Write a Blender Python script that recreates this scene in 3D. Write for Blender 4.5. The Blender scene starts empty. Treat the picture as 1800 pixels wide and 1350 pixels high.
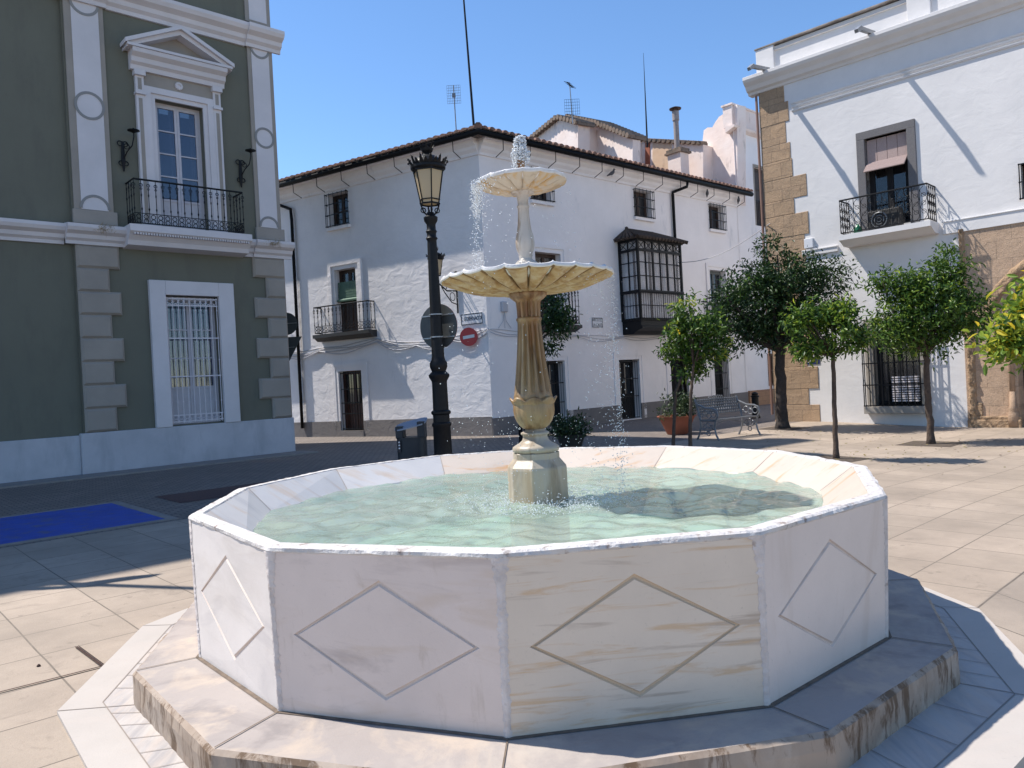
import bpy, bmesh, math, random
import numpy as np
from mathutils import Vector, Matrix, noise
random.seed(7)
R = math.radians
SC = bpy.context.scene
COL = SC.collection

# ---------------------------------------------------------------- camera
FPX = 1334.0                     # focal length for a picture 1800 wide
PITCH, ROLL, CAMH = -0.00508, 0.0528, 1.56
_F = Vector((0, math.cos(PITCH), math.sin(PITCH)))
_U0 = Vector((0, -math.sin(PITCH), math.cos(PITCH)))
_R0 = Vector((1, 0, 0))
_R = math.cos(ROLL)*_R0 - math.sin(ROLL)*_U0
_U = math.sin(ROLL)*_R0 + math.cos(ROLL)*_U0
cd = bpy.data.cameras.new('camera'); cam = bpy.data.objects.new('camera', cd); COL.objects.link(cam)
cd.sensor_width = 36; cd.lens = FPX/1800*36; cd.clip_end = 2000; cd.clip_start = 0.05
M = Matrix.Identity(4)
for i in range(3):
    M[i][0] = _R[i]; M[i][1] = _U[i]; M[i][2] = -_F[i]
M[2][3] = CAMH
cam.matrix_world = M
SC.camera = cam
# ---------------------------------------------------------------- light
SUN_AZ, SUN_EL = 163.0, 56.5
w = bpy.data.worlds.new('World'); SC.world = w; w.use_nodes = True
nt = w.node_tree; nt.nodes.clear()
sky = nt.nodes.new('ShaderNodeTexSky'); sky.sky_type = 'NISHITA'; sky.sun_disc = False
sky.sun_elevation = R(SUN_EL); sky.sun_rotation = R(90-SUN_AZ)
sky.air_density = 0.9; sky.dust_density = 0.0; sky.ozone_density = 3.0; sky.altitude = 300
bg = nt.nodes.new('ShaderNodeBackground'); bg.inputs[1].default_value = 0.145
wo = nt.nodes.new('ShaderNodeOutputWorld')
hs = nt.nodes.new('ShaderNodeHueSaturation'); hs.inputs['Saturation'].default_value = 1.10; hs.inputs['Value'].default_value = 1.0
nt.links.new(sky.outputs[0], hs.inputs['Color']); nt.links.new(hs.outputs[0], bg.inputs[0]); nt.links.new(bg.outputs[0], wo.inputs[0])
sd = bpy.data.lights.new('sun', 'SUN'); sd.energy = 4.8; sd.angle = R(0.55); sd.color = (1, 0.95, 0.88)
sun = bpy.data.objects.new('sun', sd); COL.objects.link(sun)
sv = Vector((math.cos(R(SUN_EL))*math.cos(R(SUN_AZ)), math.cos(R(SUN_EL))*math.sin(R(SUN_AZ)), math.sin(R(SUN_EL))))
sun.rotation_euler = sv.to_track_quat('Z', 'Y').to_euler()
SC.view_settings.view_transform = 'Standard'; SC.view_settings.look = 'None'
SC.view_settings.exposure = 0.6; SC.view_settings.gamma = 1
try:
    SC.cycles.max_bounces = 8; SC.cycles.transparent_max_bounces = 12
except Exception: pass

# ---------------------------------------------------------------- helpers
def ray(x, y): return _F*FPX + _R*(x-900) + _U*(675-y)
def hit(x, y, P, N):
    r = ray(x, y); C = Vector((0, 0, CAMH)); t = (Vector(P)-C).dot(N)/r.dot(N); return C + r*t
def atY(x, y, Y):
    r = ray(x, y); return Vector((0, 0, CAMH)) + r*(Y/r.y)
def onz(x, y, z=0):
    r = ray(x, y); return Vector((0, 0, CAMH)) + r*((z-CAMH)/r.z)
def ss(t, a, b):
    t = max(0, min(1, (t-a)/(b-a))); return t*t*(3-2*t)
def g(x, y):                                     # height of the ground
    p = (x-y)*0.7071
    return -0.13*ss(p, -9, -5.2)*ss(x, 4, 8) - 0.17*ss(x-y, -1.75, -0.9)*ss(x, 1.5, 2.5)

class Fr:
    def __init__(s, P, ang):
        s.P = Vector((P[0], P[1], P[2] if len(P) > 2 else 0)); a = R(ang)
        s.d = Vector((math.cos(a), math.sin(a), 0)); n = Vector((-s.d.y, s.d.x, 0))
        s.N = n if n.y < 0 else -n
    def p(s, u, o, z): return s.P + s.d*u + s.N*o + Vector((0, 0, z))
    def uz(s, x, y, o=0):
        X = hit(x, y, s.P + s.N*o, s.N); q = X-s.P; return q.dot(s.d), X.z

class MB:
    def __init__(s): s.v = []; s.f = []; s.m = []
    def quad(s, *pts, m=0):
        n = len(s.v); s.v += [tuple(p) for p in pts]; s.f.append(tuple(range(n, n+len(pts)))); s.m.append(m)
    def box(s, F, u0, u1, o0, o1, z0, z1, m=0):
        n = len(s.v)
        for u in (u0, u1):
            for o in (o0, o1):
                for z in (z0, z1): s.v.append(tuple(F.p(u, o, z)))
        for q in ((0,1,3,2),(4,6,7,5),(0,4,5,1),(2,3,7,6),(0,2,6,4),(1,5,7,3)):
            s.f.append(tuple(n+i for i in q)); s.m.append(m)
    def poly(s, ring0, ring1, m=0, caps=True):       # prism between two rings
        n = len(s.v); k = len(ring0); s.v += [tuple(p) for p in ring0] + [tuple(p) for p in ring1]
        for i in range(k):
            j = (i+1) % k; s.f.append((n+i, n+j, n+k+j, n+k+i)); s.m.append(m)
        if caps: s.f.append(tuple(n+i for i in range(k))); s.f.append(tuple(n+k+i for i in range(k))); s.m += [m, m]
    def prof(s, F, u0, u1, pts, m=0): s.poly([F.p(u0, o, z) for o, z in pts], [F.p(u1, o, z) for o, z in pts], m)
    def tube(s, path, r, n=6, m=0, cap=True):
        path = [Vector(p) for p in path]; rr = r if isinstance(r, (list, tuple)) else [r]*len(path)
        base = len(s.v); prev = None
        for i, p in enumerate(path):
            t = (path[min(i+1, len(path)-1)] - path[max(i-1, 0)])
            if t.length < 1e-9: t = Vector((0, 0, 1))
            t.normalize()
            if prev is None:
                a = Vector((0, 0, 1)) if abs(t.z) < .9 else Vector((1, 0, 0)); x = a.cross(t).normalized()
            else:
                x = prev - t*prev.dot(t); x = x.normalized() if x.length > 1e-6 else t.orthogonal().normalized()
            prev = x; y = t.cross(x)
            for k in range(n):
                a = 2*math.pi*(k+.5)/n; s.v.append(tuple(p + (x*math.cos(a) + y*math.sin(a))*rr[i]))
        for i in range(len(path)-1):
            for k in range(n):
                j = (k+1) % n; b = base+i*n; s.f.append((b+k, b+j, b+n+j, b+n+k)); s.m.append(m)
        if cap:
            s.f.append(tuple(base+k for k in range(n))); e = base+(len(path)-1)*n; s.f.append(tuple(e+k for k in range(n))); s.m += [m, m]
    def ring(s, c, X, Y, Rr, r, n=12, m=0, a0=0, a1=2*math.pi, sides=4):
        c = Vector(c); pts = [c + X*(math.cos(a0+(a1-a0)*i/n)*Rr) + Y*(math.sin(a0+(a1-a0)*i/n)*Rr) for i in range(n+1)]
        s.tube(pts, r, sides, m)
    def lathe(s, c, prof, n=24, m=0, fn=None, cap=True, a0=0):
        c = Vector(c); base = len(s.v)
        for j, (r, z) in enumerate(prof):
            for k in range(n):
                a = a0 + 2*math.pi*k/n; rr, zz = (r, z) if fn is None else fn(r, z, a, j)
                s.v.append((c.x+rr*math.cos(a), c.y+rr*math.sin(a), c.z+zz))
        for j in range(len(prof)-1):
            for k in range(n):
                l = (k+1) % n; b = base+j*n; s.f.append((b+k, b+l, b+n+l, b+n+k)); s.m.append(m)
        if cap:
            s.f.append(tuple(base+k for k in range(n))); e = base+(len(prof)-1)*n; s.f.append(tuple(e+k for k in range(n))); s.m += [m, m]
    def ico(s, c, r, m=0):
        t = r*0.5257; q = r*0.8507; n = len(s.v)
        for p in ((-t,q,0),(t,q,0),(-t,-q,0),(t,-q,0),(0,-t,q),(0,t,q),(0,-t,-q),(0,t,-q),(q,0,-t),(q,0,t),(-q,0,-t),(-q,0,t)):
            s.v.append((c[0]+p[0], c[1]+p[1], c[2]+p[2]))
        for f in ((0,11,5),(0,5,1),(0,1,7),(0,7,10),(0,10,11),(1,5,9),(5,11,4),(11,10,2),(10,7,6),(7,1,8),(3,9,4),(3,4,2),(3,2,6),(3,6,8),(3,8,9),(4,9,5),(2,4,11),(6,2,10),(8,6,7),(9,8,1)):
            s.f.append(tuple(n+i for i in f)); s.m.append(m)
    def build(s, name, mats, parent=None, smooth=False, fix=True, bevel=0, auto=None):
        me = bpy.data.meshes.new(name); me.from_pydata(s.v, [], s.f)
        if not isinstance(mats, (list, tuple)): mats = [mats]
        for m in mats: me.materials.append(m)
        me.polygons.foreach_set('material_index', s.m)
        if fix:
            bm = bmesh.new(); bm.from_mesh(me)
            bmesh.ops.recalc_face_normals(bm, faces=bm.faces); bm.to_mesh(me); bm.free()
        if smooth: me.shade_smooth()
        if auto is not None:
            me.shade_smooth()
            try: me.set_sharp_from_angle(angle=R(auto))
            except Exception: pass
        me.update()
        o = bpy.data.objects.new(name, me); COL.objects.link(o)
        if parent is not None:
            o.parent = parent; o.matrix_parent_inverse = parent.matrix_basis.inverted()
        if bevel:
            b = o.modifiers.new('bevel', 'BEVEL'); b.width = bevel; b.segments = 2; b.limit_method = 'ANGLE'; b.angle_limit = R(40)
        return o
def tag(o, label=None, cat=None, group=None, kind=None):
    if label: o['label'] = label
    if cat: o['category'] = cat
    if group: o['group'] = group
    if kind: o['kind'] = kind
    return o
def thing(name, loc, label, cat, group=None):
    o = bpy.data.objects.new(name, None); COL.objects.link(o); o.location = loc; o.empty_display_size = .2
    return tag(o, label, cat, group)

# ---------------------------------------------------------------- materials
def nodes(name):
    m = bpy.data.materials.new(name); m.use_nodes = True; nt = m.node_tree; nt.nodes.clear()
    out = nt.nodes.new('ShaderNodeOutputMaterial'); b = nt.nodes.new('ShaderNodeBsdfPrincipled')
    nt.links.new(b.outputs[0], out.inputs[0]); return m, nt, b, out
def coord(nt, rot=0, scale=(1, 1, 1), loc=(0, 0, 0)):
    tc = nt.nodes.new('ShaderNodeTexCoord'); mp = nt.nodes.new('ShaderNodeMapping')
    mp.inputs['Rotation'].default_value = (0, 0, rot) if not isinstance(rot, tuple) else rot
    mp.inputs['Scale'].default_value = scale; mp.inputs['Location'].default_value = loc
    nt.links.new(tc.outputs['Object'], mp.inputs[0]); return mp.outputs[0]
def noi(nt, vec, scale, detail=4, rough=.55, dist=0):
    n = nt.nodes.new('ShaderNodeTexNoise'); n.inputs['Scale'].default_value = scale; n.inputs['Detail'].default_value = detail
    n.inputs['Roughness'].default_value = rough; n.inputs['Distortion'].default_value = dist
    nt.links.new(vec, n.inputs['Vector']); return n.outputs['Fac']
def ramp(nt, fac, stops):
    r = nt.nodes.new('ShaderNodeValToRGB'); e = r.color_ramp.elements
    while len(e) > len(stops): e.remove(e[-1])
    while len(e) < len(stops): e.new(0.5)
    for i, (p, c) in enumerate(stops):
        e[i].position = p; e[i].color = tuple(c)+(1,) if not isinstance(c, (int, float)) else (c, c, c, 1)
    nt.links.new(fac, r.inputs[0]); return r.outputs[0]
def mix(nt, fac, a, b, mode='MIX'):
    n = nt.nodes.new('ShaderNodeMix'); n.data_type = 'RGBA'; n.blend_type = mode
    for k, v in ((0, fac), (6, a), (7, b)):
        if isinstance(v, (int, float)): n.inputs[k].default_value = v if k == 0 else (v, v, v, 1)
        elif isinstance(v, tuple): n.inputs[k].default_value = v+(1,) if len(v) == 3 else v
        else: nt.links.new(v, n.inputs[k])
    return n.outputs[2]
def bump(nt, b, h, strength, dist=.02, prev=None):
    n = nt.nodes.new('ShaderNodeBump'); n.inputs['Strength'].default_value = strength; n.inputs['Distance'].default_value = dist
    nt.links.new(h, n.inputs['Height'])
    if prev is not None: nt.links.new(prev, n.inputs['Normal'])
    nt.links.new(n.outputs[0], b.inputs['Normal']); return n.outputs[0]
def pm(name, c, c2=None, scale=3, rough=.8, metal=0, bs=0, bscale=30, bd=.01, stain=None, sscale=(1, 1, 1), sth=(.55, .75), sn=1.2):
    m, nt, b, out = nodes(name); v = coord(nt)
    b.inputs['Roughness'].default_value = rough; b.inputs['Metallic'].default_value = metal
    col = None
    if c2: col = ramp(nt, noi(nt, v, scale, 5, .6), [(.3, c), (.7, c2)])
    if stain:
        sv_ = coord(nt, 0, sscale, (3.1, 1.7, .3)); f = ramp(nt, noi(nt, sv_, sn, 6, .65), [(sth[0], 0), (sth[1], 1)])
        col = mix(nt, f, col if col else c, stain)
    if col: nt.links.new(col, b.inputs['Base Color'])
    else: b.inputs['Base Color'].default_value = tuple(c)+(1,)
    if bs: bump(nt, b, noi(nt, v, bscale, 5, .6), bs, bd)
    return m
def plaster(name, c, c2, bs=.5, bd=.03, stain=None, sth=(.6, .8), grime=None):
    m, nt, b, out = nodes(name); v = coord(nt); b.inputs['Roughness'].default_value = .9
    col = ramp(nt, noi(nt, v, 1.1, 6, .65), [(.32, c), (.68, c2)])
    if stain:
        f = ramp(nt, noi(nt, coord(nt, 0, (1.3, 1.3, .35), (5, 2, 1)), 1.6, 7, .7), [(sth[0], 0), (sth[1], 1)])
        col = mix(nt, f, col, stain)
    f2 = ramp(nt, noi(nt, coord(nt, 0, (5, 5, .8), (1, 2, 9)), 2.2, 6, .7), [(.62, 0), (.85, .35)])
    col = mix(nt, f2, col, tuple(x*.62 for x in c))
    nt.links.new(col, b.inputs['Base Color'])
    n1 = bump(nt, b, noi(nt, coord(nt, 0, (1, 1, 1.6)), 2.2, 4, .55, .8), bs, bd*2)
    bump(nt, b, noi(nt, v, 18, 5, .6), bs*.5, bd*.3, n1)
    return m
MT = {}
MT['white_w'] = plaster('limewash_rough', (.80, .76, .75), (.72, .685, .68), .32, .03, (.60, .58, .58))
MT['white_s'] = plaster('limewash', (.84, .79, .775), (.77, .725, .71), .2, .015, (.52, .51, .53))
MT['white_r'] = plaster('whitewash', (.70, .675, .66), (.63, .61, .60), .2, .018, (.68, .66, .63))
MT['pinkwash'] = plaster('old_limewash_pink', (.80, .70, .65), (.74, .60, .53), .3, .02, (.25, .21, .19), (.58, .75))
MT['peach'] = plaster('peach_wash', (.62, .42, .27), (.66, .50, .36), .3, .02, (.3, .2, .15), (.6, .8))
MT['green'] = plaster('olive_render', (.150, .148, .112), (.138, .136, .103), .15, .01, (.115, .112, .088), (.5, .8))
MT['lwhite'] = plaster('cool_white_paint', (.66, .62, .62), (.58, .55, .55), .08, .006)
MT['lplinth'] = plaster('plinth_white_paint', (.52, .51, .53), (.42, .42, .44), .15, .01, (.34, .34, .36), (.5, .8))
MT['lgrey'] = plaster('taupe_render', (.34, .30, .255), (.28, .25, .215), .2, .008)
MT['greyring'] = pm('grey_paint', (.25, .245, .235), rough=.8)
MT['plinth'] = plaster('grey_render_plinth', (.20, .18, .17), (.155, .14, .135), .5, .02)
MT['iron'] = pm('black_iron', (.006, .006, .007), (.010, .010, .011), 20, .5, 0); MT['iron'].node_tree.nodes['Principled BSDF'].inputs['Specular IOR Level'].default_value = .22
MT['irongrey'] = pm('cast_grey_paint', (.15, .155, .165), (.22, .225, .235), 30, .4, .3)
MT['whiteiron'] = pm('white_painted_iron', (.62, .58, .60), rough=.5)
MT['coping'] = pm('lichened_coping', (.38, .33, .29), (.14, .12, .10), 3, .9, 0, .5, 30)
MT['wood'] = pm('brown_wood', (.055, .028, .018), (.035, .018, .012), 8, .6, 0, .3, 40)
MT['redwood'] = pm('red_brown_door', (.07, .022, .014), (.045, .015, .01), 8, .5)
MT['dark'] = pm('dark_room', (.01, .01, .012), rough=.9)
MT['woodwhite'] = pm('white_joinery', (.55, .52, .55), (.48, .46, .48), 6, .5)
MT['curtain'] = pm('curtain_cloth', (.45, .43, .44), (.32, .31, .33), 12, .9)
MT['lace'] = pm('grey_lace', (.16, .18, .18), (.10, .11, .11), 25, .9)
MT['blind_green'] = pm('green_blind', (.13, .22, .15), (.09, .16, .11), 40, .7)
MT['blind_pink'] = pm('reed_blind', (.42, .32, .29), (.33, .24, .22), 40, .8, 0, .5, 60)
MT['tile'] = pm('terracotta_tiles', (.27, .13, .085), (.16, .10, .075), 3, .85, 0, .4, 20, .01, (.06, .055, .045), (2, 2, 2), (.5, .7), 2.5)
MT['tile_old'] = pm('weathered_tiles', (.24, .17, .125), (.15, .115, .09), 5, .9, 0, .4, 20, .01, (.05, .05, .04), (2, 2, 2), (.5, .7), 3)
MT['gutter'] = pm('black_gutter', (.007, .007, .008), rough=.6); MT['gutter'].node_tree.nodes['Principled BSDF'].inputs['Specular IOR Level'].default_value = .15
MT['granite'] = pm('granite_surround', (.17, .16, .16), (.10, .095, .10), 60, .8, 0, .2, 80)
MT['steel'] = pm('galvanised', (.35, .36, .37), (.25, .26, .27), 8, .45, .7)
MT['signback'] = pm('sign_back_grey', (.075, .08, .08), (.06, .065, .065), 4, .55, .3)
MT['red'] = pm('sign_red', (.42, .015, .018), rough=.4)
MT['signwhite'] = pm('sign_white', (.6, .6, .6), rough=.4)
MT['navy'] = pm('navy_enamel', (.012, .02, .11), rough=.3)
MT['enamel'] = pm('white_enamel', (.68, .68, .70), rough=.3)
MT['ink'] = pm('black_ink', (.01, .01, .02), rough=.4)
MT['terracotta'] = pm('terracotta_pot', (.35, .105, .055), (.27, .085, .045), 5, .8)
MT['darkpot'] = pm('dark_pot', (.02, .018, .017), (.03, .028, .026), 6, .6)
MT['bark'] = pm('bark', (.10, .068, .05), (.05, .036, .028), 14, .95, 0, .8, 35, .02)
MT['bark2'] = pm('dark_bark', (.05, .038, .032), (.025, .02, .018), 14, .95, 0, .8, 35, .02)
MT['soil'] = pm('soil', (.10, .075, .055), (.06, .045, .035), 10, 1, 0, .8, 40)
MT['binmetal'] = pm('bin_anthracite', (.022, .026, .032), (.03, .034, .04), 5, .5, .3)
MT['binlid'] = pm('bin_lid_grey', (.22, .25, .31), rough=.45, metal=.3)
MT['cablegrey'] = pm('painted_cable', (.45, .44, .46), rough=.7)
MT['pigeon'] = pm('pigeon_feathers', (.05, .052, .06), (.12, .12, .13), 30, .8)
MT['acwhite'] = pm('ac_casing', (.5, .5, .5), rough=.5)
MT['greenglass'] = pm('green_plastic', (.02, .16, .07), rough=.3)
MT['lampglass'] = None
m, nt, b, out = nodes('lamp_glass_cream'); b.inputs['Base Color'].default_value = (.62, .52, .36, 1); b.inputs['Roughness'].default_value = .35
tr = nt.nodes.new('ShaderNodeBsdfTranslucent'); tr.inputs[0].default_value = (.8, .66, .42, 1); mx = nt.nodes.new('ShaderNodeMixShader'); mx.inputs[0].default_value = .45
nt.links.new(b.outputs[0], mx.inputs[1]); nt.links.new(tr.outputs[0], mx.inputs[2]); nt.links.new(mx.outputs[0], out.inputs[0]); MT['lampglass'] = m
def glass(name, c, rough=.04, spec=1.0, alpha=1):
    m, nt, b, out = nodes(name); b.inputs['Base Color'].default_value = c+(1,); b.inputs['Roughness'].default_value = rough
    b.inputs['Specular IOR Level'].default_value = spec; b.inputs['IOR'].default_value = 1.6
    if alpha < 1: b.inputs['Alpha'].default_value = alpha
    bump(nt, b, noi(nt, coord(nt), 1.5, 2), .05, .02); return m
MT['pane'] = glass('window_glass', (.012, .014, .018), .05, .8, .45)
MT['pane_blue'] = glass('blue_window_glass', (.03, .05, .11), .06, 1.0, .7)
MT['pane_clear'] = glass('bay_glass', (.5, .5, .52), .06, .6, .14)
MT['pane_dark'] = glass('dark_door_glass', (.01, .011, .013), .06, .6)

# brown ashlar, mapped in the plane of the stone front
def ashlar(name, ang, bw, bh, c1, c2, mort, bs=.8, off=.5):
    m, nt, b, out = nodes(name); b.inputs['Roughness'].default_value = .95
    tc = nt.nodes.new('ShaderNodeTexCoord'); mp = nt.nodes.new('ShaderNodeMapping'); mp.vector_type = 'POINT'
    mp.inputs['Rotation'].default_value = (0, 0, -R(ang)); nt.links.new(tc.outputs['Object'], mp.inputs[0])
    sx = nt.nodes.new('ShaderNodeSeparateXYZ'); nt.links.new(mp.outputs[0], sx.inputs[0])
    cx = nt.nodes.new('ShaderNodeCombineXYZ'); nt.links.new(sx.outputs[0], cx.inputs[0]); nt.links.new(sx.outputs[2], cx.inputs[1])
    ns = nt.nodes.new('ShaderNodeTexNoise'); ns.inputs['Scale'].default_value = 2.5; nt.links.new(cx.outputs[0], ns.inputs['Vector'])
    vm = nt.nodes.new('ShaderNodeVectorMath'); vm.operation = 'MULTIPLY_ADD'; vm.inputs[1].default_value = (.07, .07, 0)
    nt.links.new(ns.outputs['Color'], vm.inputs[0]); nt.links.new(cx.outputs[0], vm.inputs[2])
    br = nt.nodes.new('ShaderNodeTexBrick'); br.inputs['Scale'].default_value = 1; br.inputs['Brick Width'].default_value = bw; br.inputs['Row Height'].default_value = bh
    br.inputs['Mortar Size'].default_value = .012; br.inputs['Mortar Smooth'].default_value = .6; br.offset = off; br.inputs['Bias'].default_value = 0
    br.inputs['Color1'].default_value = c1+(1,); br.inputs['Color2'].default_value = c2+(1,); br.inputs['Mortar'].default_value = mort+(1,)
    nt.links.new(vm.outputs[0], br.inputs['Vector'])
    v = coord(nt); n1 = noi(nt, v, 3.5, 7, .7)
    col = mix(nt, ramp(nt, n1, [(.35, 0), (.7, .55)]), br.outputs['Color'], tuple(x*.55 for x in c2))
    col = mix(nt, ramp(nt, noi(nt, v, 30, 5, .7), [(.4, 0), (.75, .5)]), col, tuple(min(1, x*1.35) for x in c1))
    nt.links.new(col, b.inputs['Base Color'])
    q = bump(nt, b, br.outputs['Fac'], -.6, .015); q = bump(nt, b, n1, bs*.6, .05, q); bump(nt, b, noi(nt, v, 45, 6, .7), bs, .012, q)
    return m
MT['stone'] = ashlar('brown_ashlar', -45, .52, .36, (.43, .29, .18), (.35, .245, .16), (.20, .14, .095), 1.1)
MT['stone2'] = ashlar('portal_ashlar', -45, .62, .42, (.50, .345, .235), (.42, .30, .21), (.30, .215, .15), .8)
MT['brickpeach'] = ashlar('peach_blocks', 41.7, .42, .2, (.40, .22, .12), (.36, .20, .12), (.24, .14, .09), .3)
MT['stone_rough'] = pm('eroded_stone', (.42, .28, .17), (.22, .15, .095), 6, 1, 0, 1, 9, .08)
MT['stone_carved'] = pm('carved_stone', (.38, .26, .175), (.29, .20, .14), 5, .95, 0, .8, 25, .02)

# paving
def paving(name, bw, bh, c1, c2, mort, rot, ms=.008, off=0, loc=(0, 0, 0), rough=.75, bs=.3, dirt=.5, bdist=.01):
    m, nt, b, out = nodes(name); v = coord(nt, R(rot), (1, 1, 1), loc); b.inputs['Roughness'].default_value = rough
    br = nt.nodes.new('ShaderNodeTexBrick'); br.inputs['Scale'].default_value = 1; br.inputs['Brick Width'].default_value = bw; br.inputs['Row Height'].default_value = bh
    br.inputs['Mortar Size'].default_value = ms; br.inputs['Mortar Smooth'].default_value = .5; br.offset = off
    br.inputs['Color1'].default_value = c1+(1,); br.inputs['Color2'].default_value = c2+(1,); br.inputs['Mortar'].default_value = mort+(1,)
    nw = nt.nodes.new('ShaderNodeTexNoise'); nw.inputs['Scale'].default_value = 1.2; nt.links.new(v, nw.inputs['Vector'])
    vm = nt.nodes.new('ShaderNodeVectorMath'); vm.operation = 'MULTIPLY_ADD'; vm.inputs[1].default_value = (.02, .02, 0)
    nt.links.new(nw.outputs['Color'], vm.inputs[0]); nt.links.new(v, vm.inputs[2]); nt.links.new(vm.outputs[0], br.inputs['Vector'])
    col = br.outputs['Color']
    col = mix(nt, ramp(nt, noi(nt, v, .9, 7, .7), [(.38, 0), (.72, dirt)]), col, tuple(x*.6 for x in c2))
    col = mix(nt, ramp(nt, noi(nt, v, 9, 6, .75), [(.45, 0), (.8, .45)]), col, tuple(x*.7 for x in c1))
    col = mix(nt, ramp(nt, noi(nt, v, 160, 3, .6), [(.5, 0), (.75, .35)]), col, tuple(x*.55 for x in c1))
    vo = nt.nodes.new('ShaderNodeTexVoronoi'); vo.inputs['Scale'].default_value = 3.4; nt.links.new(v, vo.inputs['Vector'])
    col = mix(nt, ramp(nt, vo.outputs['Distance'], [(.055, .55), (.075, 0)]), col, tuple(x*.45 for x in c1))
    col = mix(nt, ramp(nt, noi(nt, coord(nt, 0, (1, 1, 1), (7, 3, 1)), 2.6, 8, .75, 1.2), [(.57, 0), (.66, .5)]), col, tuple(x*.55 for x in c2))
    nt.links.new(col, b.inputs['Base Color'])
    q = bump(nt, b, br.outputs['Fac'], -.8, bdist); bump(nt, b, noi(nt, v, 70, 5, .7), bs, .006, q)
    return m
MT['plaza'] = paving('plaza_slabs', .585, .565, (.40, .32, .25), (.335, .27, .21), (.10, .08, .06), -42.5, .007, 0, (.2, .12, 0), .75, .5, .75)
MT['cobble'] = paving('cobbles', .16, .11, (.25, .205, .175), (.175, .145, .125), (.065, .054, .048), -42.5, .014, .5, (0, 0, 0), .7, .8, .6, .03)
MT['redpave'] = paving('red_brown_setts', .2, .1, (.10, .045, .04), (.08, .038, .035), (.04, .025, .022), -42.5, .01, .5)
MT['blue'] = pm('blue_road_paint', (.010, .075, .42), (.010, .05, .28), 3, .6, 0, .4, 90, .004, (.07, .10, .20), (1, 1, 1), (.52, .68), 5)
MT['kerb'] = pm('kerb_stone', (.26, .235, .21), (.2, .18, .165), 6, .85, 0, .3, 50)
MT['castiron'] = pm('rusty_cast_iron', (.035, .022, .018), (.07, .035, .025), 20, .7, .5)

# ---------------------------------------------------------------- fountain stone
def marble(name, base, veins, rotz=0, tilt=.25, grain=.06, rough=.42, streak=(1, 1, 5), stain=None, sth=(.58, .72), seed=0, vs=1.4, vth=(.50, .63), blotch=None):
    m, nt, b, out = nodes(name); b.inputs['Roughness'].default_value = rough
    v0 = coord(nt, 0, (1, 1, 1), (seed*3.7, seed*1.3, seed))
    v = coord(nt, (tilt, tilt*.5, rotz), streak, (seed*2.1, seed, seed*.7))
    col = ramp(nt, noi(nt, v0, 2.2, 6, .6), [(.3, base), (.7, tuple(x*.88 for x in base))])
    for i, (vc, amt) in enumerate(veins):
        vv = coord(nt, (tilt, tilt*.5, rotz), streak, (seed*2.1+i*4.3, seed+i*2, seed*.7+i))
        f = ramp(nt, noi(nt, vv, vs*(1+.4*i), 7, .62, .7), [(vth[0], 0), (vth[1], amt)])
        col = mix(nt, f, col, vc)
    if blotch:
        col = mix(nt, ramp(nt, noi(nt, v0, 1.1, 6, .7, .4), [(.52, 0), (.68, .7)]), col, blotch)
    if stain:
        f = ramp(nt, noi(nt, coord(nt, 0, (4, 4, .9), (seed, 5, 2)), 2.2, 7, .7, .4), [(sth[0], 0), (sth[1], .8)])
        col = mix(nt, f, col, stain)
    col = mix(nt, ramp(nt, noi(nt, v0, 55, 4, .7), [(.62, 0), (.80, .5)]), col, tuple(x*.55 for x in base))
    nt.links.new(col, b.inputs['Base Color'])
    q = bump(nt, b, noi(nt, v0, 9, 5, .6), .15, .01); bump(nt, b, noi(nt, v0, 90, 4, .65), .25, .003, q)
    return m
MB0 = [marble('marble_panel_white', (.71, .65, .61), [((.47, .43, .42), .6), ((.52, .46, .41), .35)], 0, .5, seed=1, streak=(1, 1, 3), vs=1.1),
       marble('marble_panel_rosy', (.70, .585, .52), [((.36, .29, .26), .55), ((.58, .45, .35), .5)], .2, .35, seed=2, streak=(1, 1, 4), stain=(.46, .37, .30), sth=(.60, .74), vth=(.54, .68)),
       marble('marble_panel_amber', (.70, .59, .48), [((.33, .25, .19), .6), ((.56, .36, .19), .65)], 0, .30, seed=3, streak=(.9, .9, 11), vs=1.3, vth=(.54, .64), stain=(.50, .36, .25), sth=(.62, .78)),
       marble('marble_panel_grey', (.68, .585, .53), [((.50, .40, .33), .5)], 0, .9, seed=4, streak=(3, 3, .6), vth=(.56, .70)),
       marble('marble_panel_plain', (.60, .575, .56), [((.40, .38, .39), .45)], 0, .4, seed=5)]
INNER = [marble('marble_inner_blue_white', (.58, .555, .54), [((.40, .39, .40), .55), ((.52, .38, .26), .55)], .5, .7, seed=6, streak=(1, 5, 1), vth=(.53, .66)),
         marble('marble_inner_orange', (.52, .44, .37), [((.46, .25, .10), .9), ((.5, .4, .33), .5)], .9, .8, seed=8, streak=(1.6, 7, 1.6), vs=1.3, vth=(.55, .68))]
MT['rimpaint'] = pm('rim_white_paint', (.60, .57, .545), (.50, .465, .44), 7, .7, 0, .9, 35, .012, (.26, .20, .17), (1, 1, 1), (.56, .66), 14)
MT['seam'] = pm('white_joint_filler', (.68, .61, .57), (.52, .45, .41), 14, .8, 0, .8, 30, .012, (.30, .22, .17), (1, 1, 1), (.60, .72), 9)
MT['step'] = marble('step_limestone', (.35, .305, .28), [((.20, .175, .17), .7), ((.50, .40, .31), .6)], 0, .2, seed=9, streak=(1, 1, 1), vs=2.2, rough=.7, blotch=(.46, .40, .34))
MT['stepside'] = marble('step_side_stone', (.34, .265, .205), [((.20, .14, .10), .7), ((.42, .35, .29), .6)], 0, .1, seed=10, streak=(2, 2, 1), rough=.9, stain=(.085, .042, .015), sth=(.50, .58))
m, nt, b, out = nodes('slab_marble'); b.inputs['Roughness'].default_value = .5
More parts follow.
